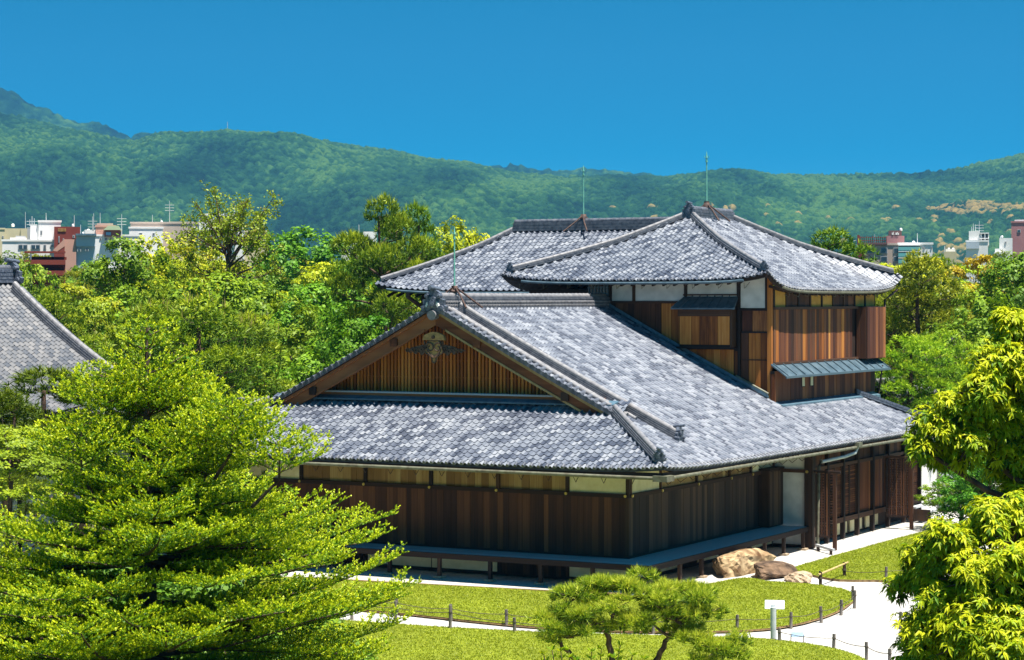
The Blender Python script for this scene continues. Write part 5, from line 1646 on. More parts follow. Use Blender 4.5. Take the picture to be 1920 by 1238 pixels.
# ---- left foreground: maple and clipped pine
c, r = rand_lobes(18, 3.4, 3.0, 8.9, 1.3, 17); make_proto('maple_fine', c, r, 26000, .11, 'leaf_yellow', .2, .5, .8)
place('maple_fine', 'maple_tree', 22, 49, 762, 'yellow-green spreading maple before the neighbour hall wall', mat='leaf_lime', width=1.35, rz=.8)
pads = [(-.2, 0, 4.9, .55, .42), (.55, .1, 4.75, .75, .42), (1.15, -.1, 4.85, .5, .38), (-.75, .1, 4.1, .75, .4), (.3, -.2, 4.0, .85, .4), (1.2, .2, 4.05, .7, .36), (-.3, 0, 3.2, .7, .4), (1.0, 0, 3.0, .7, .36), (-1.4, .2, 3.3, .6, .3)]
pine_proto('clipped_pine', pads, 2600, .17, .026, 'needle_dark', .13, nn=9)
M['needle_clip'] = leaf_mat('needle_clip', [(0, (.025, .055, .006)), (.5, (.085, .135, .007)), (1, (.20, .25, .01))], transl=.2, hue=0)
def place_raw(key, name, px, D, ytop, top, label, mat=None, rz=0, cat='tree', w=1.0):
    p = at(px, D); s = zat(ytop, D) / top
    t = empty(name, (p.x, p.y, -.03), rz); t.scale = (s * w, s * w, s); tag(t, label, cat)
    for nm, me in PROTO[key]:
        o = bpy.data.objects.new(nm, me); o.parent = t; coll.objects.link(o)
        if mat and nm == 'needles':
            o.material_slots[0].link = 'OBJECT'; o.material_slots[0].material = M[mat]
    return t
place_raw('clipped_pine', 'garden_pine', 118, 60, 695, 5.3, 'clipped cloud pine standing in front of the neighbour hall roof', 'needle_clip', w=1.45)
place_raw('clipped_pine', 'garden_pine', 5, 57, 735, 5.3, 'smaller clipped pine at the yellow maple top', 'needle_clip', 2.0)

# ================================================================ foreground fir
def fir(px, D):
    base = at(px, D); k = F / D
    t = empty('fir_tree', (base.x, base.y, -.05)); tag(t, 'large spreading fir with bright yellow-green new shoots on tiered branches', 'tree')
    S_p = []; S_d = []; S_l = []; S_t = []      # shoots
    wood_ = MB(); trunk = MB()
    q = random.Random(2)
    def shoot(p, d, l, tn): S_p.append(tuple(p)); S_d.append(tuple(d)); S_l.append(l); S_t.append(tn)
    def spray(p0, d, L, lift, r0, bright):
        """a flat branch with side branchlets, each set with shoots"""
        d = Vector(d).normalized(); side = d.cross(Vector((0, 0, 1))).normalized()
        n = max(3, int(L / .125)); pts = []
        for i in range(n + 1):
            s = i / n
            pts.append(Vector(p0) + d * (L * s) + Vector((0, 0, lift * L * (s * s * .75 - s * .35) + .02 * math.sin(9 * s + L * 7))) + side * (.05 * L * math.sin(3 * s + L * 5)))
        wood_.tube(pts[::2] + [pts[-1]], [r0 * (1 - .85 * i / (len(pts[::2]))) for i in range(len(pts[::2]) + 1)], 5, cap=False)
        for i in range(1, n + 1):
            s = i / n
            ax = (pts[i] - pts[i - 1]).normalized()
            if s > .12:
                bl = min(.55 * L, .66) * math.sin(math.pi * (.22 + .58 * s)) * q.uniform(.7, 1.2) + .06
                for sg in (-1, 1):
                    dd = (ax * q.uniform(.65, .95) + side * sg * q.uniform(.75, 1.0) + Vector((0, 0, q.uniform(.0, .28)))).normalized()
                    m = max(1, int(bl / .10))
                    tip = pts[i]
                    for j in range(m):
                        f = (j + 1) / m
                        b0 = tip; tip = pts[i] + dd * bl * f + Vector((0, 0, .10 * bl * f * f))
                        out = min(1, .35 + .65 * (s * .5 + f * .5))
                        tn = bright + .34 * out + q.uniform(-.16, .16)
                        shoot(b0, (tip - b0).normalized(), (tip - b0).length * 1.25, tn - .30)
                        for s2 in (-1, 1):
                            if q.random() < .88:
                                e = (dd * .8 + dd.cross(Vector((0, 0, 1))).normalized() * s2 * .75 + Vector((0, 0, q.uniform(.05, .55)))).normalized()
                                shoot(tip, e, q.uniform(.06, .11), tn + .04)
                        if q.random() < .75:
                            shoot(tip, (dd * .4 + Vector((q.uniform(-.3, .3), q.uniform(-.3, .3), 1))).normalized(), q.uniform(.05, .10), tn + .26)
            shoot(pts[i - 1], ax, (pts[i] - pts[i - 1]).length * 1.2, bright + .25 * s)
        shoot(pts[-1], (pts[-1] - pts[-2]).normalized() + Vector((0, 0, .2)), .14, bright + .55)
    prof = [(8.35, .05), (8.15, .38), (7.9, .5), (7.5, .6), (7.1, .75), (6.8, .95), (6.5, 1.2), (6.2, 1.4), (5.9, 1.8), (5.6, 2.35), (5.3, 3.0), (4.9, 3.6), (4.3, 3.75), (3.8, 3.9), (3.0, 4.0), (2.2, 3.8), (1.5, 3.4)]
    def Lz(z):
        for (za, la), (zb_, lb) in zip(prof, prof[1:]):
            if za >= z >= zb_: return la + (lb - la) * (za - z) / (za - zb_)
        return prof[-1][1]
    ztop = zat(588, D)
    trunk.tube([(0, 0, 0), (.04, 0, 2.5), (.0, .03, 5), (0, 0, 7), (0, 0, ztop)], [.26, .2, .12, .05, .012], 9)
    shoot((0, 0, ztop - .28), (0, 0, 1), .2, .75); shoot((0, 0, ztop - .12), (0, 0, 1), .16, .95)
    for i in range(9): shoot((0, 0, ztop - .25 - .07 * i), (.2 * math.sin(i * 2), .2 * math.cos(i * 2), 1), .1, .6)
    tiers = [ztop - .25, ztop - .5, ztop - .78, ztop - 1.08, ztop - 1.38, ztop - 1.7, 6.4, 6.12, 5.85, 5.5, 5.15, 4.8, 4.45, 4.1, 3.75, 3.4, 3.05, 2.7, 2.35, 2.0, 1.7]
    for w, z in enumerate(tiers):
        L = Lz(z); nb = 4 if L < .6 else (8 if L < 1.3 else (12 if L < 2.2 else 15))
        jz = .04 if L < 1 else .2
        for i in range(nb):
            a = 2 * math.pi * (i + q.uniform(-.3, .3)) / nb + w * .73
            l = L * (q.uniform(.62, 1.0) if i % 3 else q.uniform(.85, 1.02))
            dx, dy = math.cos(a), math.sin(a)
            if dy > .6 and z < 5.5: continue          # the far side is wholly hidden
            if dx < -.2: l *= (.60 if 5.3 < z < 6.9 else .85)
            spray((0, 0, z + q.uniform(-jz, jz)), (dx, dy, q.uniform(-.15, .07) if L > 1 else .3), l, .42 if L < 1.2 else q.uniform(.22, .38), .012 + .010 * l, .44)
    # upright side leaders
    for x_, yt, yb, dy in ((395, 768, 880, -.5), (452, 735, 830, -1.0), (205, 682, 790, -.3), (238, 715, 800, .2), (540, 800, 880, -1.2), (330, 690, 800, .3), (170, 770, 870, -.7)):
        X = (x_ - px) / k; zt_ = zat(yt, D); zb_ = zat(yb, D)
        wood_.tube([(X * .8, dy * .8, zb_ - .4), (X, dy, zb_), (X, dy, zt_)], [.03, .02, .006], 5)
        shoot((X, dy, zt_ - .12), (0, 0, 1), .17, .95)
        zz = zt_ - .16
        while zz > zb_:
            f = (zt_ - zz) / (zt_ - zb_)
            for i in range(5):
                a = i * 1.256 + zz * 5
                spray((X, dy, zz), (math.cos(a), math.sin(a), .3), .16 + .55 * f, .4, .008, .46)
            zz -= .17
    trunk.build('trunk', M['bark'], t, off=(0, 0, 0)); wood_.build('branches', M['bark'], t, off=(0, 0, 0))
    P = np.array(S_p); Dd = unit(np.array(S_d)); L = np.array(S_l); T = np.array(S_t)
    nn = 6; N_ = len(P)
    f = np.tile(np.linspace(.05, .97, nn), N_)
    PP = np.repeat(P, nn, 0) + np.repeat(Dd * L[:, None], nn, 0) * f[:, None]
    DD = np.repeat(Dd, nn, 0)
    sd = unit(np.cross(DD, np.array([0, 0, 1.]) + NR.normal(0, .1, DD.shape)))
    sg = np.tile(np.where(np.arange(nn) % 2 == 0, 1., -1.), N_)
    nd = unit(DD * .75 + sd * (sg * NR.uniform(.5, 1.1, len(sg)))[:, None] + np.array([0, 0, 1.]) * NR.uniform(-.1, .75, len(sg))[:, None])
    nl = NR.uniform(.03, .045, len(sg)) * (1.1 - .4 * f)
    V = tri_blades(PP, nd, nl, np.full(len(sg), .029))
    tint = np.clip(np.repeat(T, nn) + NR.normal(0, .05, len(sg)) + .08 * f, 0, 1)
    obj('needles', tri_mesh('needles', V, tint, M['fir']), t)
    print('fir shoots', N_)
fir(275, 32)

# ================================================================ foreground oak crowns on the right
def oak(name, px, D, lobes, label, leaf, whorls, seed, trunk_px):
    base = at(trunk_px, D); k = F / D
    t = empty(name, (base.x, base.y, -.05)); tag(t, label, 'tree')
    C_ = []; R__ = []
    for x, y, r, dy in lobes: C_.append(((x - trunk_px) / k, dy, zat(y, D))); R__.append(r / k)
    C_ = np.array(C_); R__ = np.array(R__)
    big_c = C_; q_ = np.random.default_rng(seed); cc_ = []; rr_ = []
    for c0, r0 in zip(C_, R__):
        for j in range(6):
            d0 = q_.normal(size=3); d0[1] -= .5; d0 /= np.linalg.norm(d0)
            cc_.append(c0 + d0 * r0 * q_.uniform(.5, .82) * np.array([1, 1, .9])); rr_.append(r0 * q_.uniform(.36, .58))
    C_ = np.array(cc_); R__ = np.array(rr_)
    top = C_[:, 2].max()
    tr = [(0, 0, 0), (-.1, .05, top * .4), (-.25, .1, top * .7), (-.3, 0, top)]
    MB().tube(tr, [.24, .19, .12, .03], 9).build('trunk', M['bark'], t, off=(0, 0, 0))
    w = R__ ** 2; w /= w.sum()
    li = NR.choice(len(R__), whorls, p=w)
    d = sph(whorls, .45); d[:, 1] -= .25; d = unit(d)
    rad = R__[li] * np.where(NR.uniform(0, 1, whorls) < .72, NR.uniform(.75, 1.35, whorls), NR.uniform(.4, .8, whorls))
    depth = rad / R__[li]
    c = C_[li] + d * rad[:, None] * np.array([1, 1, .9])
    lim = MB()
    for i, cc in enumerate(big_c):
        s = Vector(tr[3 if i % 2 else 2]); e = Vector(cc)
        m = s.lerp(e, .55) + Vector((0, 0, -.12)); lim.tube([s, m, e], [.05, .035, .02], 6, cap=False)
    for i in range(0, whorls, 4):
        a = Vector(C_[li[i]]); b = Vector(c[i]); lim.tube([a, a.lerp(b, .6) + Vector((0, 0, -.03)), b], [.018, .011, .005], 4, cap=False)
    lim.build('limbs', M['bark'], t, off=(0, 0, 0))
    nl = 9
    ax = unit(d + np.array([0, 0, .45]) + NR.normal(0, .3, (whorls, 3)))
    Pn = np.repeat(c, nl, 0); A_ = np.repeat(ax, nl, 0)
    out = perp(A_)
    L = leaf * NR.uniform(.65, 1.2, len(Pn))
    D1 = unit(A_ * NR.uniform(.1, .7, len(Pn))[:, None] + out + np.array([0, 0, -.25]))
    D2 = unit(D1 + np.array([0, 0, -.75]))
    nrm = unit(A_ + np.array([0, 0, .6])); sdv = unit(np.cross(D1, nrm)) * (L * .135)[:, None]
    fold = nrm * (L * .05)[:, None]
    p0 = Pn; p1 = Pn + D1 * (L * .45)[:, None]; p2 = p1 + D2 * (L * .6)[:, None]
    V = np.stack([p0, p1 - fold, p2, p1 + sdv, p0, p1 - sdv, p2, p1 - fold], 1)
    # two quads share the midrib: (p0, p1+s, p2, mid) and (p0, mid, p2, p1-s)
    V = np.stack([V[:, 0], V[:, 3], V[:, 2], V[:, 1], V[:, 0], V[:, 1], V[:, 2], V[:, 5]], 1).reshape(-1, 3)
    wt = .75 + .26 * d[:, 2] + NR.normal(0, .22, whorls) - .4 * (depth < .8)  # crown shade painted in: inner whorls darker, upward ones lighter
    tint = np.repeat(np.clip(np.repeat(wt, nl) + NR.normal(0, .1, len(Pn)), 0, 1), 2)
    obj('leaves', quad_mesh('leaves', V, tint, M['big_leaf']), t)
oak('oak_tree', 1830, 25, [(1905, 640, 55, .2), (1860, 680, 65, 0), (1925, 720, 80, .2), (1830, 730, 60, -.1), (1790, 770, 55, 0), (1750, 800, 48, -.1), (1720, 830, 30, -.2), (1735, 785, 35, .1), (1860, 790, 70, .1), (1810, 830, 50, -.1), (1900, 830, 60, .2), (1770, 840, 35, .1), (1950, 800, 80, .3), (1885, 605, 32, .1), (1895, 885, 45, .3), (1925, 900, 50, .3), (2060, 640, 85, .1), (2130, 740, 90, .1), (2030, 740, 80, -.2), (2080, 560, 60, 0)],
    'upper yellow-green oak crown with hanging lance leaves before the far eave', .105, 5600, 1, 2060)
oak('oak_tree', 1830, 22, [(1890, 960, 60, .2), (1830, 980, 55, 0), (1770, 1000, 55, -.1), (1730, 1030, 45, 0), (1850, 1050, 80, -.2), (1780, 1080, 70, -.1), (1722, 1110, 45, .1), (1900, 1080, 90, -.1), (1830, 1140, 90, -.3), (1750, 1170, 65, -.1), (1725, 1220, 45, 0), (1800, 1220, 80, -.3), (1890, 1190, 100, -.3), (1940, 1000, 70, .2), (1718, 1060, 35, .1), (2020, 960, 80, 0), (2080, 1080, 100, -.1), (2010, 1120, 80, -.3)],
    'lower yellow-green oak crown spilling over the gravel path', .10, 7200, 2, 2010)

# ================================================================ garden pine in front of the lawn
def garden_pine(D):
    px = 1190; base = at(px, D); k = F / D
    t = empty('garden_pine', (base.x, base.y, -.03)); tag(t, 'low spreading garden pine with twisted dark limbs on the front lawn', 'tree')
    def P_(x, y, dy=0): return (((x - px) / k), dy, zat(y, D))
    pads = []
    for x, y, r, th, dy in ((1070, 1112, 52, 22, .0), (1120, 1102, 55, 24, .3), (1170, 1098, 60, 24, .1), (1225, 1104, 55, 24, -.1), (1262, 1110, 45, 22, .3), (1300, 1128, 50, 28, .1), (1330, 1142, 30, 22, 0),
                            (1045, 1165, 48, 26, -.3), (1075, 1185, 48, 22, -.2), (1105, 1160, 40, 24, -.5), (1180, 1165, 38, 22, -.3), (1215, 1150, 40, 22, -.5), (1265, 1155, 40, 24, -.2), (1290, 1180, 40, 24, .2), (1340, 1205, 46, 26, -.4), (1372, 1218, 34, 20, -.2), (1030, 1190, 26, 16, -.2), (1320, 1235, 34, 18, -.5), (1305, 1195, 36, 22, -.3), (1378, 1200, 30, 20, -.2), (1240, 1130, 40, 22, -.4), (1085, 1140, 40, 22, -.4), (1150, 1125, 36, 20, -.5)):
        c = P_(x, y, dy); pads.append((*c, r / k, th / k))
    q = np.random.default_rng(8); sub_ = []
    for p in pads:
        for j in range(4):
            a = j * 1.57 + q.uniform(-.6, .6); f = q.uniform(.35, .75)
            sub_.append((p[0] + p[3] * f * math.cos(a), p[1] + p[3] * f * math.sin(a), p[2] + q.uniform(-.7, .55) * p[4], p[3] * q.uniform(.36, .55), p[4] * q.uniform(.5, .8)))
    V, tn, c, ax, us = pine_pads(sub_, 3300, .17, .021, 12, .9)
    obj('needles', tri_mesh('needles', V, np.clip(tn + .16 + NR.normal(0, .16, len(tn)), 0, 1), M['needle_lime']), t)
    mb = MB()
    mains = [[(1170, 1367), (1150, 1260), (1145, 1215), (1137, 1180), (1150, 1150), (1165, 1120)], [(1200, 1367), (1200, 1270), (1235, 1230), (1248, 1200), (1275, 1175), (1300, 1145)], [(1160, 1367), (1120, 1262), (1085, 1240), (1055, 1210), (1045, 1180)], [(1215, 1367), (1290, 1262), (1330, 1238), (1350, 1215)]]
    tube = []
    for j, m in enumerate(mains):
        pts = [Vector(P_(x, y, .1 * j - .15)) for x, y in m]
        sm = [pts[0]]
        for i in range(len(pts) - 1):
            for f in (.33, .66, 1): sm.append(pts[i].lerp(pts[i + 1], f) + Vector((.02 * math.sin(7 * i + 9 * f), .02, 0)))
        mb.tube(sm, [.085 * (1 - .7 * i / len(sm)) for i in range(len(sm))], 8); tube.append(sm)
    mb.build('trunk', M['pinebark'], t, off=(0, 0, 0))
    lim = MB()
    for p in pads:
        cp = Vector(p[:3]); best = min((v for sm in tube for v in sm[4:]), key=lambda v: (v - cp).length + .6 * max(0, v.z - cp.z + .05))
        m = best.lerp(cp, .5) + Vector((0, 0, -.05)); lim.tube([best, m, cp + Vector((0, 0, -.05))], [.035, .026, .014], 6, cap=False)
        for q in range(9):
            a = q * .7; e = cp + Vector((math.cos(a) * p[3] * .8, math.sin(a) * p[3] * .8, p[4] * .3)); lim.tube([m.lerp(cp, .5), cp.lerp(e, .5) + Vector((0, 0, -.03)), e], [.014, .010, .004], 4, cap=False)
    lim.build('limbs', M['pinebark'], t, off=(0, 0, 0))
M['needle_lime'] = leaf_mat('needle_lime', [(0.0, (.03, .075, .008)), (.4, (.15, .26, .012)), (.75, (.36, .46, .02)), (1.0, (.55, .58, .05))], transl=.3, hue=0)
garden_pine(45)
# broad-leaved shrub top at the lower edge
def shrub(px, D, tips, label, leaf=.10):
    base = at(px, D); k = F / D
    t = empty('laurel_shrub', (base.x, base.y, -.03)); tag(t, label, 'shrub')
    mb = MB(); Pl = []; Ax = []
    for i, (x, y) in enumerate(tips):
        e = Vector(((x - px) / k, .3 * math.sin(i * 2.3), zat(y, D)))
        s = Vector((e.x * .45, e.y * .3, e.z - 1.3)); mb.tube([(0, 0, 0) if i == 0 else s - Vector((e.x * .2, 0, 1.2)), s, e], [.03, .018, .006], 5, cap=False)
        for q in range(7):
            b = s.lerp(e, .55 + .075 * q); Pl.append(tuple(b)); Ax.append(tuple((e - s).normalized()))
    mb.tube([(0, 0, 0), (0, 0, 2.2)], [.09, .05], 6); mb.build('stems', M['bark'], t, off=(0, 0, 0))
    n = 7; P = np.repeat(np.array(Pl), n, 0); A_ = np.repeat(np.array(Ax), n, 0)
    D1 = unit(A_ * .8 + perp(A_)); L = leaf * NR.uniform(.7, 1.2, len(P))
    obj('leaves', quad_mesh('leaves', leaf_quads(P, D1, L, L * .42), np.clip(NR.normal(.6, .15, len(P)), 0, 1), M['big_leaf']), t)
shrub(1095, 30, [(1035, 1215), (1052, 1222), (1080, 1228), (1110, 1222), (1128, 1215), (1150, 1224), (1165, 1212), (1185, 1222), (1205, 1228), (1020, 1230), (1065, 1210), (1140, 1230)], 'bright laurel shrub tips poking up before the garden pine')
place('round_b', 'garden_shrub', 340, 42, 1190, 'dark green shrub under the fir', 'shrub', 'leaf_deep', width=1.9, rz=.3)
place('round_a', 'garden_shrub', 120, 44, 1160, 'green shrub at the foot of the fir by the plaster wall', 'shrub', 'leaf_deep', width=1.8, rz=1.3)
place('round_c', 'garden_shrub', 560, 50, 1170, 'green shrub behind the fir beside the path', 'shrub', 'leaf_deep', width=1.5, rz=2.3)
for px, D, yt, w, lb in ((150, 36, 1030, 1.5, 'dark filler shrub added under the fir beside the yellow maple'), (285, 37, 1010, 1.4, 'dark filler shrub added close to the fir trunk'), (415, 38, 1040, 1.4, 'dark filler shrub added in the gap right of the fir trunk'), (520, 39, 1100, 1.5, 'low dark filler shrub added at the right foot of the fir')):
    place('round_b', 'garden_shrub', px, D, yt, lb, 'shrub', 'leaf_deep', width=w, rz=px * .1)  # added shrubs darken the sunlit ground seen through the fir
# ================================================================ city blocks
def cmat(key, c): 
    if key not in M: M[key] = surf(key, tuple(x * .86 for x in c), c, .35, .85, 0, big=.06, bigscale=.1)
    return key
W_ = cmat('white_render', (.85, .83, .80)); CR = cmat('cream_render', (.62, .54, .34)); BR = cmat('red_brick_render', (.22, .045, .03))
PK = cmat('pink_render', (.55, .3, .23)); GY = cmat('grey_render', (.42, .42, .42)); BN = cmat('brown_render', (.16, .09, .085)); MV = cmat('mauve_brick', (.42, .2, .2))
LG = cmat('pale_blue_render', (.5, .56, .62)); TQ_ = cmat('turquoise_glass', (.16, .46, .46)); TN = cmat('tan_render', (.5, .4, .33))
def cblock(name, label, D, parts, wins=(), poles=(), tanks=(), depth=14, extra=None):
    """parts: (x0, x1, ytop, ybottom or None, material, forward shift) in picture pixels at distance D"""
    x0 = min(p[0] for p in parts); x1 = max(p[1] for p in parts)
    base = at((x0 + x1) / 2, D); k = F / D; xc = (x0 + x1) / 2
    t = empty(name, (base.x, base.y, -.05), -math.atan((xc - 960) / F)); tag(t, label, 'building')
    X = lambda x: (x - xc) / k
    for i, p in enumerate(parts):
        a, b, yt, yb, m = p[:5]; f = p[5] if len(p) > 5 else 0
        dp = p[6] if len(p) > 6 else depth
        MB().box(X(a), X(b), -f, dp - f, 0 if yb is None else zat(yb, D), zat(yt, D)).build('wing', M[m], t, off=(0, 0, 0))
        # parapet coping
        if (b - a) / k > 3:
            MB().box(X(a) - .12, X(b) + .12, -f - .12, -f + .3, zat(yt, D) - .02, zat(yt, D) + .28).build('parapet', M[m], t, off=(0, 0, 0))
    for (a, b, yt, yb, f) in wins:
        w = MB().box(X(a), X(b), -f - .10, -f + .02, zat(yb, D), zat(yt, D)).build('window', M['grey_render'], t, off=(0, 0, 0))
        g = .10
        MB().box(X(a) + g, X(b) - g, -f - .13, -f - .101, zat(yb, D) + g, zat(yt, D) - g).build('pane', M['glass'], w, off=(0, 0, 0))
        if X(b) - X(a) > 1.2:
            MB().box((X(a) + X(b)) / 2 - .04, (X(a) + X(b)) / 2 + .04, -f - .16, -f - .131, zat(yb, D) + g, zat(yt, D) - g).build('mullion', M['white_render'], w, off=(0, 0, 0))
    for (x, yt, yb) in poles:
        MB().tube([(X(x), 2, zat(yb, D)), (X(x), 2, zat(yt, D))], [.07, .04], 5).build('antenna', M['pipe'], t, off=(0, 0, 0))
        if (x * 7) % 3 < .6:
            z = zat(yt, D) - .8
            mb = MB()
            for q in range(3): mb.tube([(X(x) - .8, 2, z - .5 * q), (X(x) + .8, 2, z - .5 * q)], .035, 4)
            mb.build('antenna_arms', M['pipe'], t, off=(0, 0, 0))
    for (x, y, r) in tanks:
        rr = r / k
        MB().tube([(X(x), 3, zat(y, D) - rr * 2), (X(x), 3, zat(y, D) - rr), (X(x), 3, zat(y, D) - rr * .3), (X(x), 3, zat(y, D))], [rr, rr, rr * .8, rr * .2], 10).build('roof_tank', M['white_render'], t, off=(0, 0, 0))
    return t
D = 420
cblock('apartment_block', 'cream slab block with grey end strip at the hillside foot', 430, [(-30, 9, 430, None, CR, .5), (9, 38, 428, None, CR), (38, 50, 428, None, CR, .3), (50, 58, 428, None, GY)], [(4, 7, 442, 446, .5)], [(47, 396, 428)], [(24, 418, 3)])
cblock('office_block', 'white stepped block with wide dark windows and rooftop box', 340, [(57, 72, 422, None, W_), (72, 113, 416, None, W_, .3), (6, 102, 453, None, W_, 3), (20, 50, 446, 453, W_, 2), (30, 48, 442, 447, GY, 0)],
       [(35, 52, 459, 468, 3), (58, 75, 459, 468, 3), (81, 86, 459, 467, 3), (93, 98, 459, 463, 3), (37, 43, 480, 493, 3), (48, 54, 480, 485, 3), (37, 43, 501, 510, 3), (75, 79, 432, 441, .3)], [(60, 404, 420), (64, 408, 420), (86, 398, 416), (56, 410, 422)], [])
t = cblock('hotel_block', 'dark red hotel slab with small gilt lettering at its top', 330, [(102, 134, 425, None, BR, 1), (134, 151, 425, None, BR)], [(110, 112, 443, 455, 1), (118, 120, 447, 454, 1), (136, 140, 440, 446, 0)], [(139, 402, 421)], [(137, 418, 2.6)])
k = F / 330
mb = MB()
for j in range(2):
    for i in range(6):
        x = (109.3 + 2.5 * i - 126.5) / k; z = zat(428.5 + 3.2 * j, 330)
        mb.box(x, x + .11, -1.12, -1.0, z - .16, z); mb.box(x, x + .14, -1.125, -1.0, z - .06, z - .02); mb.box(x + .1, x + .145, -1.115, -1.0, z - .19, z - .08)
M['gilt'] = surf('gilt', (.45, .26, .08), (.6, .36, .12), 3, .5); mb.build('lettering', M['gilt'], t, off=(0, 0, 0))
t = cblock('stair_block', 'pink stair ramp and pale blue tower beside the red hotel', 310, [(122, 143, 449, None, PK, 2), (143, 178, 440, 462, LG, 2), (143, 178, 440, None, LG, 1.5), (135, 143, 458, None, PK, 1)], [(145, 152, 464, 472, 2), (160, 166, 464, 471, 2)], [(151, 420, 438), (158, 430, 438)], [(156, 433, 2.4)])
MB().prism([((100 - 150) / (F / 310), zat(470, 310)), ((122 - 150) / (F / 310), zat(448, 310)), ((122 - 150) / (F / 310), zat(462, 310)), ((108 - 150) / (F / 310), zat(472, 310))], 'y', -2.4, 2).build('ramp', M[PK], t, off=(0, 0, 0))
MB().box((142 - 150) / (F / 310), (180 - 150) / (F / 310), -2.6, 4, zat(442, 310), zat(438.5, 310)).build('roof_slab', M['flash'], t, off=(0, 0, 0))
t = cblock('balcony_block', 'brick red low block with stacked balconies among trees', 230, [(58, 122, 486, None, BR, 0)], [(60, 74, 476 + 12, 493, 0), (62, 74, 503, 509, 0)], [])
kk = F / 230
for y in (471, 487, 507):
    MB().box((47 - 90) / kk, (122 - 90) / kk, -1.6, .5, zat(y + (3 if y == 471 else 9), 230), zat(y, 230)).build('balcony', M[BR], t, off=(0, 0, 0))
MB().box((57 - 90) / kk, (60 - 90) / kk, -1.4, .4, 0, zat(472, 230)).build('balcony_wall', M[W_], t, off=(0, 0, 0))
t = cblock('house_block', 'small brick house with pale green gable roof on a white block', 380, [(178, 262, 443, None, W_, 2), (180, 216, 425, None, PK), (182, 212, 418, 425, TN, -1), (160, 180, 430, None, W_, -2)], [(187, 191, 446, 451, 2), (197, 201, 446, 451, 2), (205, 209, 446, 451, 2)], [(176, 399, 430), (188, 398, 418), (174, 405, 430), (228, 400, 443)], [(166, 428, 3)])
kk = F / 380; xc = 211
MB().box((196 - xc) / kk, (226 - xc) / kk, -3, 2, zat(444, 380), zat(432, 380)).build('gable_house', M[cmat('brick_house', (.4, .12, .08))], t, off=(0, 0, 0))
MB().prism([((194 - xc) / kk, zat(432, 380)), ((228 - xc) / kk, zat(432, 380)), ((222 - xc) / kk, zat(424, 380)), ((203 - xc) / kk, zat(424, 380))], 'y', -3.4, 2.4).build('gable_roof', M[cmat('pale_green_roof', (.5, .58, .36))], t, off=(0, 0, 0))
MB().box((199 - xc) / kk, (208 - xc) / kk, -3.15, -2.99, zat(442, 380), zat(436, 380)).build('window', M['sign_blue'], t, off=(0, 0, 0))
cblock('apartment_block', 'long white and tan slab block left of the cherry tree', 400, [(244, 306, 429, None, W_, 2), (246, 380, 419, None, TN, 0), (318, 420, 418, None, CR, -1)], [(287, 291, 437, 441, 2), (262, 268, 437, 441, 2)], [(286, 402, 419), (302, 409, 419), (318, 375, 418)], [(303, 412, 2.4)])
cblock('school_block', 'white block with tall rooftop room behind the cherry branches', 360, [(374, 447, 404, 432, W_, 1), (366, 458, 428, None, W_), (380, 500, 434, None, CR, -1)], [(384, 392, 445, 452, 0), (398, 406, 445, 452, 0)], [(440, 385, 404)], [])
cblock('office_block', 'narrow white tower seen past the tall pine trunks', 380, [(681, 706, 434, None, W_), (640, 682, 457, None, W_, 1), (658, 682, 450, 457, W_)], [(685, 692, 445, 453, 0), (650, 660, 463, 468, 1)], [(636, 446, 457), (673, 420, 450)], [])
t = cblock('apartment_block', 'brown-topped apartment block with rooftop sign frame on the right', 330, [(1612, 1690, 459, None, TN), (1608, 1612, 440, None, BR), (1612, 1662, 458, 459.5, BN, .3), (1662, 1695, 442, 459, MV), (1666, 1690, 432, 442, BN), (1605, 1621, 470, None, BR, 1)], [(1627, 1640, 464, 475, 0), (1651, 1664, 464, 475, 0), (1675, 1685, 464, 475, 0), (1651, 1664, 480, 490, 0), (1675, 1685, 480, 490, 0)], [(1608, 440, 462), (1640, 438, 460)], [(1689, 426, 2.6)])
kk = F / 330; xc = (1605 + 1695) / 2
mb = MB()
for i in range(14): mb.box((1614 + 3.6 * i - xc) / kk, (1615.2 + 3.6 * i - xc) / kk, .5, .7, zat(459, 330), zat(442 + (i % 3), 330))
for y in (444, 450, 455): mb.box((1612 - xc) / kk, (1662 - xc) / kk, .4, .5, zat(y + .8, 330), zat(y, 330))
mb.build('sign_frame', M[BR], t, off=(0, 0, 0))
mb = MB()
for (x, w, y) in ((1672, 1.6, 436), (1674.4, 1, 435), (1677, .8, 439), (1679, 2, 436), (1682, 1, 435), (1683.6, 1.2, 437)): mb.box((x - xc) / kk, (x + w - xc) / kk, -.1, .1, zat(440, 330), zat(y, 330))
mb.build('lettering', M[W_], t, off=(0, 0, 0))
t = cblock('apartment_block', 'white apartment block with turquoise glass balconies', 320, [(1685, 1748, 458, None, W_), (1700, 1736, 454, 458, W_, -1)], [(1731, 1734, 462, 466, 0), (1745, 1747, 462, 466, 0), (1731, 1734, 476, 480, 0)], [(1720, 436, 454)], [(1713, 450, 3)])
kk = F / 320; xc = (1685 + 1748) / 2
for y in (458.5, 470, 482):
    b = MB().box((1685 - xc) / kk, (1726 - xc) / kk, -1.6, -.01, zat(y + 2.2, 320), zat(y + .6, 320)).build('balcony', M[W_], t, off=(0, 0, 0))
    MB().box((1685 - xc) / kk, (1726 - xc) / kk, -1.62, -1.56, zat(y + 11, 320), zat(y + 4.5, 320)).build('glass_rail', M[TQ_], b, off=(0, 0, 0))
    MB().box((1686 - xc) / kk, (1725 - xc) / kk, -.3, -.02, zat(y + 4.6, 320), zat(y + 2.3, 320)).build('window_strip', M['glass'], b, off=(0, 0, 0))
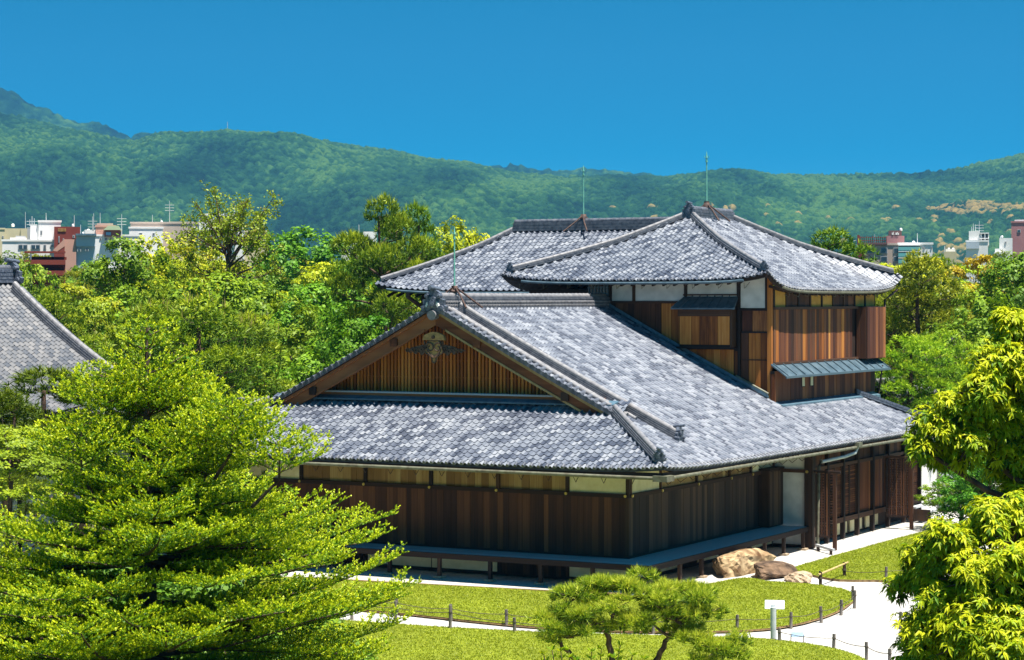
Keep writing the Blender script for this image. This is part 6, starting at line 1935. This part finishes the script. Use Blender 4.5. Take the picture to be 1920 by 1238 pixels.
cblock('office_block', 'small cream tower between the camphor crowns', 260, [(1770, 1793, 471, None, CR), (1773, 1791, 466, 471, W_, -.5), (1755, 1772, 480, None, W_, -2)], [], [(1771, 460, 478)], [(1779, 463, 2.4), (1787, 463, 2.2)])
cblock('office_block', 'white rooftop tower with open frame and aerials', 400, [(1817, 1837, 433, 462, W_), (1812, 1852, 453, None, W_, .5), (1812, 1836, 454, 466, LG, .8), (1838, 1841, 436, 460, W_), (1845, 1848, 436, 460, W_), (1852, 1854, 436, 460, W_), (1837, 1854, 436, 438, W_, .2), (1837, 1854, 446, 447.5, W_, .2)], [(1839.5, 1845, 439, 446, -1), (1848, 1852, 439, 446, -1)], [(1825, 418, 433), (1829, 420, 433), (1836, 413, 433), (1822, 424, 433)], [])
cblock('chimney_block', 'plain mauve brick block at the hillside edge', 430, [(1897, 1950, 417, None, MV), (1904, 1950, 414, 417, W_, -1)], [(1908, 1914, 430, 436, 0)], [], [])
cblock('office_block', 'plain white block beside the mauve brick block', 330, [(1874, 1898, 446, None, W_), (1866, 1876, 466, None, W_, 1), (1864, 1882, 473, 476, W_, 1.5)], [(1884, 1887, 452, 457, 0)], [(1876, 441, 447)], [(1879, 440, 2)])

# ================================================================ wooded hills
def vnoise(x, y, seed):
    g = np.random.default_rng(seed).uniform(0, 1, (256, 256))
    xi = np.floor(x).astype(int); yi = np.floor(y).astype(int); fx = x - xi; fy = y - yi
    fx = fx * fx * (3 - 2 * fx); fy = fy * fy * (3 - 2 * fy)
    G = lambda a, b: g[a % 256, b % 256]
    return (G(xi, yi) * (1 - fx) + G(xi + 1, yi) * fx) * (1 - fy) + (G(xi, yi + 1) * (1 - fx) + G(xi + 1, yi + 1) * fx) * fy
def cells(x, y, s, seed):
    """nearest jittered point: distance and a value per cell"""
    g = np.random.default_rng(seed).uniform(0, 1, (512, 512, 3))
    xs = x / s; ys = y / s; xi = np.floor(xs).astype(int); yi = np.floor(ys).astype(int)
    best = np.full(x.shape, 9.); val = np.zeros(x.shape)
    for dx in (-1, 0, 1):
        for dy in (-1, 0, 1):
            c = g[(xi + dx) % 512, (yi + dy) % 512]
            d = np.hypot(xi + dx + c[..., 0] - xs, yi + dy + c[..., 1] - ys)
            m = d < best; best = np.where(m, d, best); val = np.where(m, c[..., 2], val)
    return best, val
def hill(name, crest, D0, D1, nx, nt, seed, mat, bumpH=8.0, cell=8.6, rav=.16, px0=-420, px1=2340):
    cx = np.array([c[0] for c in crest]); cy = np.array([c[1] for c in crest])
    px = np.linspace(px0, px1, nx); t = np.concatenate([np.linspace(0, 1, nt), np.linspace(1.02, 1.35, 14)])
    PX, T = np.meshgrid(px, t)
    D_ = D0 + (D1 - D0) * T
    crestz = CZ + (HY - np.interp(px, cx, cy)) * D1 / F
    X = (PX - 960) / F * D_; Y = D_
    prof = np.where(T <= 1, .07 + .93 * (np.clip(T, 0, 1) ** .85), 1 - (T - 1) * 1.3)
    r1 = vnoise(X / 330 + 7, Y / 900 + 3, seed) - .5; r2 = vnoise(X / 120 + 1, Y / 260, seed + 1) - .5; r3 = vnoise(X / 52, Y / 80, seed + 2) - .5
    env = np.clip(T * (1.0 - np.clip(T, 0, 1)) * 4, 0, 1) * (T <= 1)
    Z = crestz[None] * (prof + env * rav * (r1 * 2.0 + r2 * 1.1 + r3 * .45))
    d, v = cells(X, Y, cell, seed + 5); d2, v2 = cells(X, Y, cell * .45, seed + 9)
    Z = Z + bumpH * np.sqrt(np.clip(1 - (d * 1.15) ** 2, 0, 1)) * (.6 + .8 * v) + bumpH * .35 * np.sqrt(np.clip(1 - (d2 * 1.2) ** 2, 0, 1))
    V = np.stack([X, Y, Z], -1).reshape(-1, 3)
    h, w = X.shape; i = np.arange(h * w).reshape(h, w)
    Q = np.stack([i[:-1, :-1], i[:-1, 1:], i[1:, 1:], i[1:, :-1]], -1).reshape(-1, 4)
    patch = vnoise(X / 90 + 3, Z / 60, seed + 20)
    tint = np.clip(.5 + (v - .5) * .6 + (patch - .5) * .7 + (v2 - .5) * .25, 0, 1)
    py = HY - (Z - CZ) * F / Y
    reg = np.clip((PX - 1560) / 260, 0, 1) * np.clip((py - 350) / 40, 0, 1) * np.clip(1.15 - (py - 470) / 60, 0, 1)
    bloom = ((vnoise(X / 60 + 9, Z / 34 + 2, seed + 30) * .75 + v * .45) * np.clip(reg * 1.1, 0, 1) > .74).astype(float)
    bloom = np.maximum(bloom, ((v > .985) & (PX > 1000) & (py > 380)).astype(float)) * (.6 + .4 * v2)
    me = mesh_np(name, V, Q, mat, ptint={'tint': tint.ravel(), 'bloom': bloom.ravel()}, smooth=True)
    o = obj(name, me); tag(o, kind='structure'); return o
def hill_mat(name, stops):
    m, nt, b, out = newmat(name); N = nt.nodes; L = nt.links
    a = N.new('ShaderNodeAttribute'); a.attribute_name = 'tint'; bl = N.new('ShaderNodeAttribute'); bl.attribute_name = 'bloom'
    r = ramp(nt, stops); L.new(a.outputs['Fac'], r.inputs[0])
    mx = N.new('ShaderNodeMixRGB'); mx.inputs[2].default_value = (.27, .19, .06, 1)
    L.new(bl.outputs['Fac'], mx.inputs[0]); L.new(r.outputs[0], mx.inputs[1])
    geo = N.new('ShaderNodeNewGeometry'); no = N.new('ShaderNodeTexNoise'); no.inputs['Scale'].default_value = .25; no.inputs['Detail'].default_value = 5
    L.new(geo.outputs['Position'], no.inputs['Vector'])
    bp = N.new('ShaderNodeBump'); bp.inputs['Strength'].default_value = 1.0; bp.inputs['Distance'].default_value = 4.0
    L.new(no.outputs['Fac'], bp.inputs['Height']); L.new(bp.outputs[0], b.inputs['Normal'])
    L.new(mx.outputs[0], b.inputs['Base Color']); b.inputs['Roughness'].default_value = .9; b.inputs['Specular IOR Level'].default_value = .1
    return m
hm = hill_mat('wooded_hill', [(0, (.003, .013, .007)), (.4, (.008, .034, .014)), (.75, (.022, .070, .022)), (1, (.058, .125, .03))])
crest = [(-420, 150), (-150, 190), (0, 222), (60, 232), (120, 250), (200, 268), (255, 279), (300, 268), (345, 263), (400, 261), (480, 262), (520, 264), (590, 275), (660, 285), (720, 293), (760, 300), (800, 311), (870, 314), (930, 328), (985, 337), (1060, 341), (1150, 339), (1250, 341), (1330, 336), (1400, 338), (1480, 338), (1560, 337), (1640, 336), (1720, 334), (1780, 328), (1830, 318), (1870, 309), (1920, 300), (2100, 270), (2340, 255)]
hill('hillside', crest, 2300, 3900, 620, 330, 40, hm)
crest2 = [(-420, 120), (-150, 150), (0, 176), (20, 181), (60, 203), (110, 224), (140, 236), (185, 238), (215, 252), (245, 265), (290, 257), (335, 263), (380, 276), (460, 300), (700, 330), (860, 330), (900, 322), (925, 319), (975, 318), (1000, 329), (1020, 326), (1045, 329), (1080, 327), (1110, 324), (1150, 331), (1210, 334), (1245, 342), (1400, 352), (2340, 360)]
hill('far_ridge', crest2, 4800, 5600, 420, 70, 77, hm, bumpH=11, cell=14, rav=.1)
# station on the hilltop
kk = F / 3850
ht = empty('hilltop_station', (at(452, 3850).x, 3850, zat(255.5, 3850))); tag(ht, 'small white buildings and mast on the wooded hilltop', 'building')
mb = MB().box(-22, -8, 0, 10, -8, 8); mb.build('house', M[W_], ht, off=(0, 0, 0))
MB().box(-2, 24, 0, 10, -8, 5).build('house', M[W_], ht, off=(0, 0, 0))
MB().box(-3, 25, -1, 11, 5.01, 7.5).build('roof', M[BN], ht, off=(0, 0, 0))
MB().tube([(-24, 5, -5), (-24, 5, 25)], [.9, .5], 6).build('mast', M[GY], ht, off=(0, 0, 0))

# ================================================================ air
hz = MB().box(-4300, 4300, -60, 6900, -1.06, 760).build('haze', None, None, off=(0, 0, 0))
m = bpy.data.materials.new('haze'); m.use_nodes = True; nt = m.node_tree
for n in list(nt.nodes): nt.nodes.remove(n)
out = nt.nodes.new('ShaderNodeOutputMaterial'); pv = nt.nodes.new('ShaderNodeVolumePrincipled')
pv.inputs['Color'].default_value = (.07, .34, .70, 1); pv.inputs['Density'].default_value = 0.9e-4; pv.inputs['Anisotropy'].default_value = 0.0
nt.links.new(pv.outputs[0], out.inputs['Volume'])
hz.data.materials.clear(); hz.data.materials.append(m)
tag(hz, 'thin bluish summer haze filling the air over city and hills', 'haze', kind='stuff')
